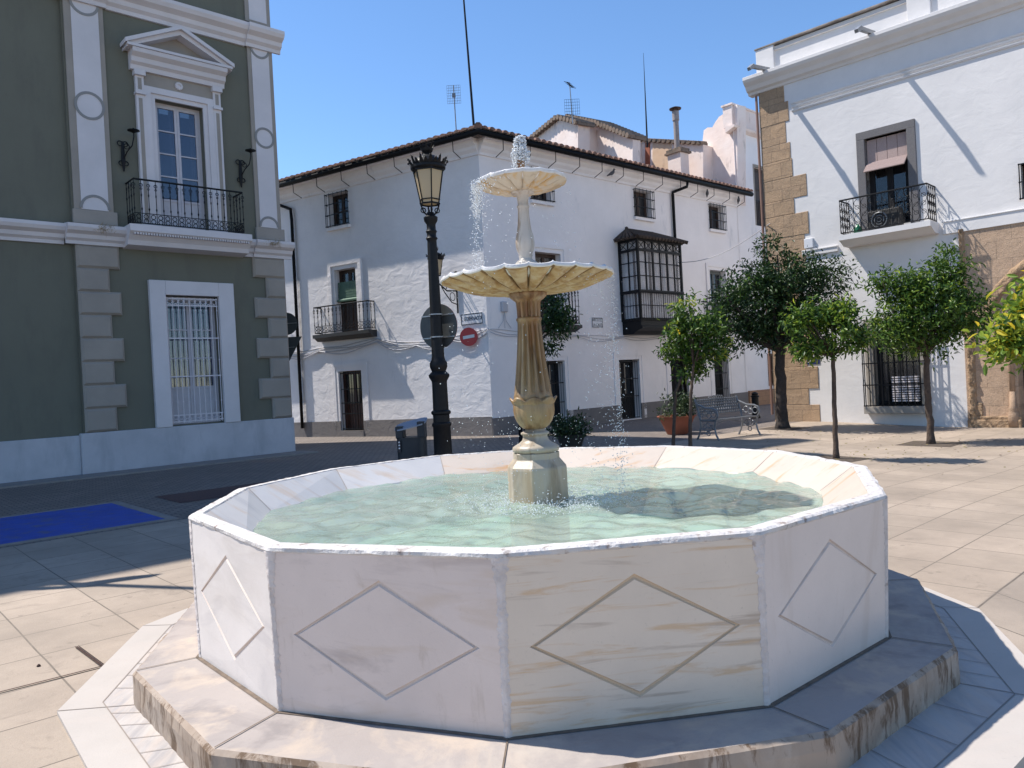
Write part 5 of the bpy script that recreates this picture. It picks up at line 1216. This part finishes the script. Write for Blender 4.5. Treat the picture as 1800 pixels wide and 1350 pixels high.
# ---------------------------------------------------------------- lamps
def lantern(mbF, mbG, c, s, n=4, rot=.35):          # c: bottom centre of the glass body
    zs_ = [0, .44*s]; r0, r1 = .125*s, .205*s
    def rg(r, z): return [c+Vector((math.cos(rot+2*math.pi*(k+.5)/n)*r, math.sin(rot+2*math.pi*(k+.5)/n)*r, z)) for k in range(n)]
    mbG.poly(rg(r0*.97, 0.005), rg(r1*.97, .44*s))
    for k in range(n): mbF.tube([rg(r0, 0)[k], rg(r1, .44*s)[k]], .011*s, 4)
    for r, z, t in ((r0, 0, .014), (r1, .44*s, .018), (r0*1.12, .05*s, .010)):
        q = rg(r, z); mbF.tube(q+[q[0]], t*s, 4)
    mbF.lathe(c, [(.215*s, .45*s), (.235*s, .47*s), (.235*s, .50*s), (.20*s, .52*s)], 24)
    N8 = 24
    for k in range(N8):                            # crown of leaves
        a = 2*math.pi*k/N8; d = Vector((math.cos(a), math.sin(a), 0)); t = Vector((-d.y, d.x, 0)); h = .13*s if k % 2 else .085*s; p = c+d*.215*s+Zv*.49*s
        mbF.quad(p-t*.035*s, p+t*.035*s, p+t*.02*s+d*.04*s+Zv*h*.6, p+d*.07*s+Zv*h, p-t*.02*s+d*.04*s+Zv*h*.6); mbF.ico(p+d*.045*s+Zv*h*.75, .018*s)
    mbF.lathe(c, [(.20*s, .51*s), (.19*s, .55*s), (.16*s, .60*s), (.11*s, .635*s), (.06*s, .655*s), (.045*s, .675*s), (.075*s, .71*s), (.085*s, .74*s), (.05*s, .75*s)], 20)
    for k in range(8):
        a = 2*math.pi*k/8; d = Vector((math.cos(a), math.sin(a), 0)); t = Vector((-d.y, d.x, 0)); p = c+d*.075*s+Zv*.73*s; mbF.quad(p-t*.022*s, p+t*.022*s, p+d*.045*s+Zv*.09*s)
    mbF.lathe(c+Zv*.74*s, [(.02*s, 0), (.03*s, .02*s), (.0, .05*s)], 8)
LP = Vector((-1.03, 10.8, 0))
lamp = thing('street_lamp', tuple(LP), 'tall black cast-iron street lamp with cream glass lantern standing left of the fountain', 'street lamp')
mb = MB()
pr = [(.17, 0), (.17, .10), (.15, .14), (.145, .50), (.155, .52), (.155, .55), (.13, .57), (.125, .95), (.14, .97), (.14, 1.0), (.118, 1.02), (.118, 1.12), (.14, 1.14), (.14, 1.17), (.112, 1.19),
      (.108, 1.58), (.11, 1.60), (.145, 1.66), (.15, 1.69), (.12, 1.72), (.10, 1.74), (.125, 1.80), (.125, 1.86), (.10, 1.90), (.090, 1.95), (.086, 2.3), (.068, 3.55), (.066, 3.60), (.085, 3.63), (.066, 3.66), (.066, 3.70), (.08, 3.73), (.064, 3.76), (.064, 3.83), (.095, 3.88), (.10, 3.93), (.06, 3.96), (.05, 4.0)]
mb.lathe(LP, pr, 28); mb.build('column', MT['iron'], lamp, auto=40)
mf, mg = MB(), MB(); c = zz(LP, 4.12); lantern(mf, mg, c, 1.06, 6, .3)
for k in range(4):
    a = .3+k*math.pi/2; d = Vector((math.cos(a), math.sin(a), 0)); mf.tube([zz(LP, 3.95)+d*.03, zz(LP, 4.0)+d*.09, zz(LP, 4.08)+d*.12, zz(LP, 4.14)+d*.14], .012, 5); mf.ring(zz(LP, 4.03)+d*.10, d, Zv, .035, .009, 8)
ln = mf.build('lantern_frame', MT['iron'], lamp); mg.build('lantern_glass', MT['lampglass'], ln)
rs_ = thing('round_sign', (LP.x, LP.y, 2.06), 'large round road sign seen from its grey back, clamped to the street lamp', 'sign')
X = Vector((.86, -.5, 0)).normalized(); N_ = Vector((.5, .86, 0)); c = atY(763, 573, 10.8)
mb = MB(); c2_ = zz(LP, c.z)+N_*.13+X*(-.06); disc_solid(mb, c2_, X, Zv, N_, .325, .008, n=48); mb.build('disc', MT['signback'], rs_)
mb = MB(); c3 = c2_+N_*.010; disc_solid(mb, c3, X, Zv, N_, .325, .003, n=48); disc_solid(mb, c3+N_*.004, X, Zv, N_, .24, .002, 1, n=48); mb.build('face', [MT['red'], MT['signwhite']], rs_)
mb = MB()
for dz in (-.16, .16): mb.tube([c2_-X*.28+Zv*dz-N_*.01, c2_+X*.28+Zv*dz-N_*.01], .012, 4); mb.ring(zz(LP, c.z+dz), Vector((1, 0, 0)), Vector((0, 1, 0)), .09, .012, 14)
mb.build('clamp', MT['steel'], rs_)
# bracket lamp on the corner house
bl_u = 1.45; wl = thing('wall_lantern', FW.p(bl_u, 0, 4.2), 'smaller black lantern on a wall bracket seen behind the street lamp', 'wall lamp')
zlan = 4.62; cl = FW.p(bl_u-.45, .95, zlan)
mf, mg = MB(), MB(); lantern(mf, mg, cl, 1.0, 6, .2); lf = mf.build('lantern_frame', MT['iron'], wl); mg.build('lantern_glass', MT['lampglass'], lf)
mb = MB(); bu = bl_u-.45; mb.tube([FW.p(bu, .02, 4.25), FW.p(bu, .5, 4.22), FW.p(bu, .9, 4.42), cl], .022, 6); mb.tube([FW.p(bu, .02, 3.85), FW.p(bu, .3, 3.9), FW.p(bu, .6, 4.15), FW.p(bu, .75, 4.32)], .016, 6)
mb.tube([FW.p(bu, .03, 3.6), FW.p(bu, .03, 4.75)], .025, 6); mb.ring(FW.p(bu, .25, 4.07), FW.N, Zv, .12, .012, 12); mb.ring(FW.p(bu, .12, 4.5), FW.N, Zv, .12, .014, 12); mb.ico(FW.p(bu, .04, 4.78), .06)
mb.tube([FW.p(bu, .05, 4.75), FW.p(bu, .35, 4.6), FW.p(bu, .55, 4.25)], .014, 5); mb.build('bracket', MT['iron'], wl)

# ---------------------------------------------------------------- bin
bp = Vector((-1.60, 11.8, 0)); BNF = Fr((bp.x, bp.y, 0), 0)
bn = thing('litter_bin', tuple(bp), 'dark anthracite litter bin with slanted grey lid behind the fountain rim', 'litter bin')
mb = MB()
def oval(a, b2, z, n=28, c=bp, cut=None): return [Vector((c.x+a*math.copysign(abs(math.cos(t))**.6, math.cos(t)), c.y+b2*math.copysign(abs(math.sin(t))**.6, math.sin(t)), z)) for t in [2*math.pi*i/n for i in range(n)]]
mb.poly(oval(.225, .2, .06), oval(.225, .2, .76)); mb.poly(oval(.2, .18, 0), oval(.2, .18, .06)); mb.poly(oval(.232, .207, .745), oval(.232, .207, .765)); mb.build('body', MT['binmetal'], bn, auto=40)
for q in ((-.222, -.11, .94), (.11, .222, 1.0)): mb = MB(); mb.box(BNF, q[0], q[1], -.16, .19, .76, q[2]); mb.build('post', MT['binmetal'], bn, bevel=.01)
lo_, hi_ = oval(.25, .23, .93), oval(.25, .23, .95)
for r_ in (lo_, hi_):
    for p in r_: p.z += .05*(p.x-bp.x)/.25 + .045*(p.y-bp.y)/.23+.02
mb = MB(); mb.poly(lo_, hi_); mb.build('lid', MT['binlid'], bn)
mb = MB(); FB_ = Fr((bp.x, bp.y, 0), 0); mb.box(FB_, -.19, -.15, .2, .205, .55, .73); mb.build('sticker', MT['ink'], bn)
mb = MB()
for i in range(3):
    zc_ = .70-.045*i; disc(mb, FB_, -.17, zc_, .205, 0, .013, .004, n=6+2*i)
mb.build('pictograms', MT['enamel'], bn, fix=False)

# ---------------------------------------------------------------- trees
def leafmat(name, stops, tr_=.3):
    m, nt, b, out = nodes(name); gi = nt.nodes.new('ShaderNodeNewGeometry'); col = ramp(nt, gi.outputs['Random Per Island'], stops)
    nt.links.new(col, b.inputs['Base Color']); b.inputs['Roughness'].default_value = .42; b.inputs['Specular IOR Level'].default_value = .35
    t = nt.nodes.new('ShaderNodeBsdfTranslucent'); hs = nt.nodes.new('ShaderNodeHueSaturation'); hs.inputs['Value'].default_value = 1.6; hs.inputs['Hue'].default_value = .48
    nt.links.new(col, hs.inputs['Color']); nt.links.new(hs.outputs[0], t.inputs[0])
    mx = nt.nodes.new('ShaderNodeMixShader'); mx.inputs[0].default_value = tr_; nt.links.new(b.outputs[0], mx.inputs[1]); nt.links.new(t.outputs[0], mx.inputs[2]); nt.links.new(mx.outputs[0], out.inputs[0]); return m
LM = {'dark': leafmat('orange_leaves_dark', [(0, (.007, .022, .007)), (.55, (.017, .045, .012)), (.85, (.032, .072, .018)), (1, (.055, .11, .028))], .18),
      'mid': leafmat('orange_leaves_mid', [(0, (.018, .045, .010)), (.5, (.045, .105, .018)), (.85, (.09, .17, .025)), (1, (.16, .24, .035))], .3),
      'light': leafmat('orange_leaves_light', [(0, (.03, .07, .012)), (.45, (.08, .16, .022)), (.8, (.16, .25, .03)), (1, (.30, .36, .04))], .35),
      'yellow': leafmat('lemon_leaves', [(0, (.05, .11, .02)), (.4, (.15, .24, .03)), (.75, (.32, .38, .05)), (1, (.55, .45, .03))], .4),
      'pot': leafmat('shrub_leaves', [(0, (.01, .025, .01)), (.6, (.03, .055, .02)), (1, (.10, .14, .06))], .2)}
def foliage(blobs, n, ll, lw, seed, clump=22, spread=.16, shell=.55, centre=None, mix_=None, gap=-.12):
    rg = np.random.default_rng(seed); vols = np.array([b[3]*b[4]*b[5] for b in blobs])**.8; vols /= vols.sum(); V_, F_ = [], []; mi = []
    nc = max(1, n//clump)
    for _ in range(nc):
        b = blobs[rg.choice(len(blobs), p=vols)]; d = rg.normal(size=3); d /= np.linalg.norm(d); rad = shell+(1.05-shell)*rg.random()**.7
        if rg.random() < .25: rad = rg.random()**.5
        c = np.array(b[:3])+d*np.array(b[3:6])*rad
        if noise.noise(Vector((c[0]*2.6+seed, c[1]*2.6, c[2]*3.2))) < gap: continue
        axis = d*np.array([1, 1, .6])+np.array([0, 0, .35]); axis /= np.linalg.norm(axis); m_ = rg.integers(clump//2, clump*3//2); mid = 0 if mix_ is None else int(rg.random() < mix_(c))
        for _k in range(m_):
            p = c + rg.normal(size=3)*spread*np.array([1, 1, .75]); L = ll*rg.uniform(.7, 1.25); W_ = lw*rg.uniform(.8, 1.2)
            t = axis*.5+rg.normal(size=3)*.75; t[2] -= .25; t /= np.linalg.norm(t); n_ = np.array([0, 0, 1.])*.9+rg.normal(size=3)*.55; s_ = np.cross(t, n_); s_ /= (np.linalg.norm(s_)+1e-9); nn = np.cross(s_, t)
            i0 = len(V_); V_ += [p, p+t*L*.35+s_*W_/2+nn*.12*W_, p+t*L*.75+s_*W_*.38+nn*.05*W_, p+t*L-nn*.15*L, p+t*L*.75-s_*W_*.38+nn*.05*W_, p+t*L*.35-s_*W_/2+nn*.12*W_, p+t*L*.5-nn*.10*W_]
            F_ += [(i0, i0+1, i0+2, i0+6), (i0+6, i0+2, i0+3), (i0+6, i0+3, i0+4), (i0, i0+6, i0+4, i0+5)]; mi += [mid]*4
    return V_, F_, mi
def add_foliage(name, parent, mats, *a, **k):
    V_, F_, mi = foliage(*a, **k); me = bpy.data.meshes.new(name); me.from_pydata([tuple(v) for v in V_], [], F_)
    for m in mats: me.materials.append(m)
    me.polygons.foreach_set('material_index', mi); o = bpy.data.objects.new(name, me); COL.objects.link(o)
    o.parent = parent; o.matrix_parent_inverse = parent.matrix_basis.inverted(); return o
def pxblob(x, y, rx, ry, Y, dep=None, dy=0):
    c = atY(x, y, Y+dy); k = (Y+dy)/FPX; return (c.x, c.y, c.z, rx*k, (dep if dep else rx*k*.9), ry*k)
def branches(mb, top, blobs, n, r, rg):
    for i in range(n):
        b = blobs[i % len(blobs)]; e = Vector(b[:3])+Vector((rg.uniform(-.5, .5)*b[3], rg.uniform(-.5, .5)*b[4], rg.uniform(-.2, .7)*b[5])); md = top.lerp(e, .5)+Vector((rg.gauss(0, .05), rg.gauss(0, .05), -.05*(e-top).length))
        mb.tube([top-Zv*.03, md, e], [r, r*.6, r*.25], 6)
def tree(name, label, trunk, r0, r1, blobs, n, ll, lw, mats, seed, bark='bark', clump=22, spread=.15, group='orange trees of the plaza', nb=9, mix_=None, shell=.5):
    rg = random.Random(seed); th = thing(name, tuple(trunk[0]), label, 'tree', group); mb = MB(); P_ = []; K = 9
    for i in range(len(trunk)-1):
        for k in range(K): P_.append(trunk[i].lerp(trunk[i+1], k/K)+Vector((rg.gauss(0, r0*.09), rg.gauss(0, r0*.09), 0)))
    P_.append(trunk[-1]); rr_ = [r0+(r1-r0)*min(1, i/(len(P_)-1)) for i in range(len(P_))]; rr_[0] = r0*1.45; rr_[1] = r0*1.15; P_[0] = trunk[0]-Zv*.05
    mb.tube(P_, rr_, 9); tk = mb.build('trunk', MT[bark], th, smooth=True)
    mb = MB(); branches(mb, trunk[-1], blobs, nb, r1*.7, rg); mb.build('limbs', MT[bark], th, smooth=True)
    add_foliage('crown', th, mats, blobs, n, ll, lw, seed, clump=clump, spread=spread, mix_=mix_, shell=shell); return th
def G(p): return Vector((p.x, p.y, g(p.x, p.y)))
B = G(onz(1183, 800)); Y = B.y
tree('orange_tree', 'slender young tree with drooping green crown in front of the terracotta pot', [B, atY(1187, 690, Y), atY(1206, 648, Y)], .035, .022, [pxblob(1193, 612, 34, 38, Y), pxblob(1215, 640, 30, 25, Y), pxblob(1180, 600, 20, 22, Y)], 2600, .10, .036, [LM['mid'], LM['light']], 11, nb=7, mix_=lambda c: .2, spread=.075, clump=12, shell=.3)
B = G(onz(1213, 803)); Y = B.y
tree('orange_tree', 'slender young tree with yellow-green top just right of the drooping one', [B, atY(1214, 700, Y), atY(1219, 640, Y)], .038, .022, [pxblob(1222, 570, 42, 42, Y), pxblob(1210, 545, 26, 24, Y), pxblob(1250, 590, 30, 38, Y), pxblob(1235, 620, 35, 25, Y)], 3800, .105, .038, [LM['mid'], LM['yellow']], 12, nb=8, mix_=lambda c: .6 if c[2] > 2.7 else .12, spread=.08, clump=12, shell=.3)
B = G(onz(1376, 753)); Y = B.y
tree('orange_tree', 'largest dark green tree with thick trunk in front of the brown stone corner', [B, atY(1372, 690, Y), atY(1372, 615, Y)], .15, .11, [pxblob(1335, 530, 78, 66, Y), pxblob(1440, 505, 62, 52, Y), pxblob(1358, 452, 28, 36, Y), pxblob(1400, 560, 62, 42, Y), pxblob(1290, 560, 46, 55, Y), pxblob(1375, 500, 75, 45, Y), pxblob(1385, 585, 50, 28, Y), pxblob(1425, 470, 22, 28, Y), pxblob(1345, 590, 40, 25, Y)], 25000, .115, .042, [LM['dark'], LM['mid']], 13, 'bark2', nb=16, mix_=lambda c: .06, spread=.12, shell=.4, clump=18)
B = G(onz(1470, 803)); Y = B.y
tree('orange_tree', 'small light green round-crowned tree on a thin straight trunk nearest the fountain', [B, atY(1467, 720, Y), atY(1464, 622, Y)], .045, .032, [pxblob(1460, 580, 48, 34, Y), pxblob(1408, 568, 28, 26, Y), pxblob(1502, 598, 28, 20, Y), pxblob(1432, 615, 34, 16, Y), pxblob(1478, 548, 30, 14, Y), pxblob(1425, 550, 24, 14, Y)], 5200, .105, .037, [LM['mid'], LM['light']], 14, nb=11, mix_=lambda c: .42, spread=.08, clump=12, shell=.3)
B = G(onz(1636, 769)); Y = B.y
tree('orange_tree', 'broad green tree with irregular crown in front of the barred ground-floor window', [B, atY(1630, 690, Y), atY(1628, 618, Y)], .068, .05, [pxblob(1625, 555, 75, 52, Y), pxblob(1665, 480, 34, 46, Y), pxblob(1700, 550, 40, 44, Y), pxblob(1565, 575, 44, 36, Y), pxblob(1590, 500, 45, 34, Y), pxblob(1635, 520, 55, 50, Y), pxblob(1665, 600, 26, 30, Y), pxblob(1610, 600, 50, 22, Y), pxblob(1540, 500, 18, 14, Y)], 17000, .105, .038, [LM['mid'], LM['light'], ], 15, nb=13, mix_=lambda c: .16, spread=.10, clump=15, shell=.35)
B = G(onz(1885, 850)); Y = B.y
tree('lemon_tree', 'yellow-green large-leaved tree whose branches enter at the right edge in front of the stone arch', [B, atY(1870, 740, Y), atY(1868, 640, Y)], .06, .045, [pxblob(1790, 585, 36, 32, Y), pxblob(1840, 565, 56, 56, Y), pxblob(1822, 515, 22, 20, Y), pxblob(1762, 605, 22, 18, Y), pxblob(1815, 610, 45, 24, Y)], 2800, .135, .052, [LM['yellow'], LM['light']], 16, nb=9, mix_=lambda c: .3, spread=.12, clump=14, group=None)
Y = 15.0; B = G(atY(925, 785, Y)); B.z = 0
tree('orange_tree', 'dark leafy tree half hidden behind the fountain column', [B, atY(922, 690, Y), atY(924, 620, Y)], .05, .04, [pxblob(972, 548, 24, 24, Y), pxblob(962, 600, 15, 20, Y), pxblob(955, 570, 14, 40, Y), pxblob(985, 568, 14, 16, Y)], 2600, .10, .036, [LM['dark'], LM['mid']], 17, 'bark2', nb=6, mix_=lambda c: .12, spread=.10, clump=16)
# soil squares under the trees
for (x, y, yy) in ((1470, 803, .42), (1636, 769, .5), (1376, 753, .5)):
    B = onz(x, y); F0 = Fr((B.x, B.y), 42.5); s_ = sheet('tree_pit', F0, -yy, yy, -yy, yy, .008, MT['soil'], 4, 4)
    tag(s_, 'square of bare soil at the foot of a tree', 'tree pit', None, 'structure')

# potted shrubs
def pot(name, c, r, h, mat, label, n, seed, sh_r, sh_h, mats=('pot',), prof=None):
    th = thing(name, tuple(c), label, 'potted shrub', 'potted shrubs by the street'); mb = MB()
    mb.lathe(c, [(r*.5, 0), (r*.55, .02), (r*.75, h*.5), (r*.95, h*.93), (r*1.02, h*.94), (r*1.04, h), (r*.94, h), (r*.9, h*.92)], 32); mb.build('pot', MT[mat], th, auto=50)
    add_foliage('shrub', th, [LM[m_] for m_ in mats], [(c.x, c.y, c.z+h+sh_h*.45, sh_r, sh_r, sh_h*.6)], n, .09, .035, seed, clump=14, spread=.09); return th
pc = onz(1191, 763); pot('potted_shrub', Vector((pc.x, pc.y, 0)), .47, .46, 'terracotta', 'green shrub in a wide terracotta bowl pot left of the bench', 1500, 31, .42, .5)
pc = onz(1005, 800); pot('potted_shrub', Vector((pc.x, pc.y, 0)), .30, .42, 'darkpot', 'dark shrub in a black pot just behind the fountain rim', 1300, 32, .33, .3)
# bollard and small post
def bollard(c, r, h, label):
    th = thing('bollard', tuple(c), label, 'bollard'); mb = MB(); mb.lathe(c, [(r*1.25, 0), (r*1.25, .05), (r, .08), (r*.95, h*.8), (r*1.15, h*.82), (r*1.15, h*.86), (r*.8, h*.88), (r*.9, h*.95), (r*.5, h), (.0, h*1.01)], 16); mb.build('shaft', MT['iron'], th, auto=50)
bp_ = onz(1329, 735); bollard(Vector((bp_.x, bp_.y, 0)), .11, .80, 'short black bollard behind the right end of the bench')
bp_ = atY(916, 780, 17.5); bollard(Vector((bp_.x, bp_.y, 0)), .05, .55, 'thin black bollard glimpsed beside the fountain column foot')

# ---------------------------------------------------------------- bench
Lf, Rf = onz(1260, 775), onz(1336, 765); dB = (Rf-Lf).normalized(); bk = Vector((-dB.y, dB.x, 0)); bk = bk if bk.y > 0 else -bk
Lb = (Rf-Lf).length
bench = thing('park_bench', tuple(Lf), 'grey cast-iron park bench with scrolled armrests facing the plaza', 'bench')
def bpnt(s_, d, z): return Lf+dB*s_+bk*d+Zv*(z+g(Lf.x, Lf.y))
for s_ in (0.03, Lb-.03):
    mb = MB()
    mb.tube([bpnt(s_, -.04, 0), bpnt(s_, .03, .12), bpnt(s_, .07, .28), bpnt(s_, .02, .44)], [.028, .02, .022, .024], 6)
    mb.tube([bpnt(s_, .58, 0), bpnt(s_, .50, .14), bpnt(s_, .45, .30), bpnt(s_, .46, .44), bpnt(s_, .52, .68), bpnt(s_, .60, .92)], [.028, .02, .022, .024, .022, .02], 6)
    mb.tube([bpnt(s_, .0, .43), bpnt(s_, .47, .43)], .02, 6); mb.tube([bpnt(s_, .06, .26), bpnt(s_, .25, .20), bpnt(s_, .46, .26)], .014, 5)
    mb.tube([bpnt(s_, .03, .44), bpnt(s_, -.04, .54), bpnt(s_, -.01, .66), bpnt(s_, .10, .70), bpnt(s_, .30, .71), bpnt(s_, .54, .80)], .021, 6)
    for d_, z_, r_ in ((.08, .58, .07), (.21, .55, .06), (.33, .60, .07), (.20, .66, .035), (.25, .33, .06), (.16, .30, .04), (.34, .30, .04), (.25, .15, .05), (.42, .55, .04)): mb.ring(bpnt(s_, d_, z_), bk, Zv, r_, .011, 12)
    mb.build('end_frame', MT['irongrey'], bench)
mb = MB(); FBn = Fr((Lf.x, Lf.y, g(Lf.x, Lf.y)), math.degrees(math.atan2(dB.y, dB.x)))
for k in range(9): d_ = .02+.052*k; mb.tube([bpnt(.0, d_, .45-.02*math.sin(k*.35)), bpnt(Lb, d_, .45-.02*math.sin(k*.35))], .014, 4)
for k in range(int(Lb/.05)): mb.tube([bpnt(.05*k+.03, .02, .452), bpnt(.05*k+.03, .44, .44)], .006, 4)
mb.build('seat', MT['irongrey'], bench)
mb = MB(); nx_ = int(Lb/.075)
for z_ in (.56, .70, .88): t_ = (z_-.44)/.48; mb.tube([bpnt(0, .47+.13*t_, z_), bpnt(Lb, .47+.13*t_, z_)], .015, 5)
for k in range(nx_):
    for r_, z_ in enumerate((.60, .665, .735, .80, .86)):
        mb.ring(bpnt(.05+.075*k+.0375*(r_ % 2), .47+.13*(z_-.44)/.48, z_), dB, Zv, .034, .011, 8)
mb.build('backrest', MT['irongrey'], bench)
mb = MB()
for k in range(-3, 4): mb.ring(bpnt(Lb/2+.07*k, .60, .92+.02*(3-abs(k))/3), dB, Zv, .035, .010, 8)
mb.tube([bpnt(.1, .25, .30), bpnt(Lb/2, .25, .42), bpnt(Lb-.1, .25, .30)], .010, 5); mb.build('crest', MT['irongrey'], bench)

# ---------------------------------------------------------------- pigeons on the gutter brackets
for i, (px_, py_, lb) in enumerate(((1071, 300, 'grey pigeon perched under the eaves above the bay window'), (1239, 338, 'middle pigeon perched under the eaves right of the downpipe'), (1294, 351, 'pigeon perched nearest the far right end of the eaves'))):
    u_, z_ = FS.uz(px_, py_, .2); c = FS.p(u_, .3, 8.18); th = thing('pigeon', tuple(c), lb, 'pigeon', 'pigeons under the eaves'); mb = MB()
    X = FS.N*.5 + FS.d*(.8 if i == 0 else -.6); X.normalize()
    mb.tube([c-X*.17-Zv*.06, c-X*.08-Zv*.01, c+Zv*.03, c+X*.06+Zv*.08, c+X*.075+Zv*.13, c+X*.09+Zv*.165, c+X*.12+Zv*.16], [.014, .035, .062, .052, .03, .032, .012], 10)
    mb.tube([c+X*.115+Zv*.16, c+X*.15+Zv*.15], [.009, .002], 5)
    mb.tube([c+Zv*-.02+X*.0, c-Zv*.08], .006, 4); mb.build('body', MT['pigeon'], th, smooth=True)

# signpost just outside the left edge: throws the forked shadow beside the fountain
sx_, sy_ = -sv.x/sv.z, -sv.y/sv.z
zt0 = 4.1; b0 = Vector((-3.72-sx_*zt0, 6.49-sy_*zt0, 0))
post = thing('direction_signpost', tuple(b0), 'tall pole with two pointed direction boards casting its shadow left of the fountain', 'signpost')
mb = MB(); mb.tube([b0, b0+Zv*2.5, b0+Zv*6.3], [.06, .05, .045], 10); mb.build('pole', MT['iron'], post)
for dx, dy, zz_, L in ((.9, .40, 4.22, .52), (-.93, -.05, 4.0, .55)):
    d = Vector((dx, dy, 0)).normalized(); n = Vector((-d.y, d.x, 0))*.012; p = b0+Zv*zz_
    ring_ = [p-d*.16-Zv*.17, p+d*(L-.16)-Zv*.17, p+d*L, p+d*(L-.16)+Zv*.17, p-d*.16+Zv*.17]
    mb = MB(); mb.poly([q+n*5 for q in ring_], [q+n*7 for q in ring_]); mb.build('board', MT['iron'], post)

# fallen leaves
mb = MB(); rl = random.Random(9)
for cx, cy, n_ in ((5.6, 12.5, 90), (8.3, 14.6, 70), (3.4, 14.2, 60), (6.9, 17.5, 60)):
    for _ in range(n_):
        x, y = rl.gauss(cx, 1.0), rl.gauss(cy, 1.0); a = rl.uniform(0, 6.28); L = rl.uniform(.03, .07); z = g(x, y)+.012; d = Vector((math.cos(a)*L, math.sin(a)*L, rl.uniform(0, .015))); n = Vector((-math.sin(a)*L*.3, math.cos(a)*L*.3, .004)); p = Vector((x, y, z)); mb.quad(p, p+d*.5+n, p+d, p+d*.5-n)
tag(mb.build('fallen_leaves', pm('dry_leaf', (.22, .15, .06), (.12, .13, .04), 3, .9), fix=False), 'scattered dry leaves on the slabs under the orange trees', 'leaves', None, 'stuff')
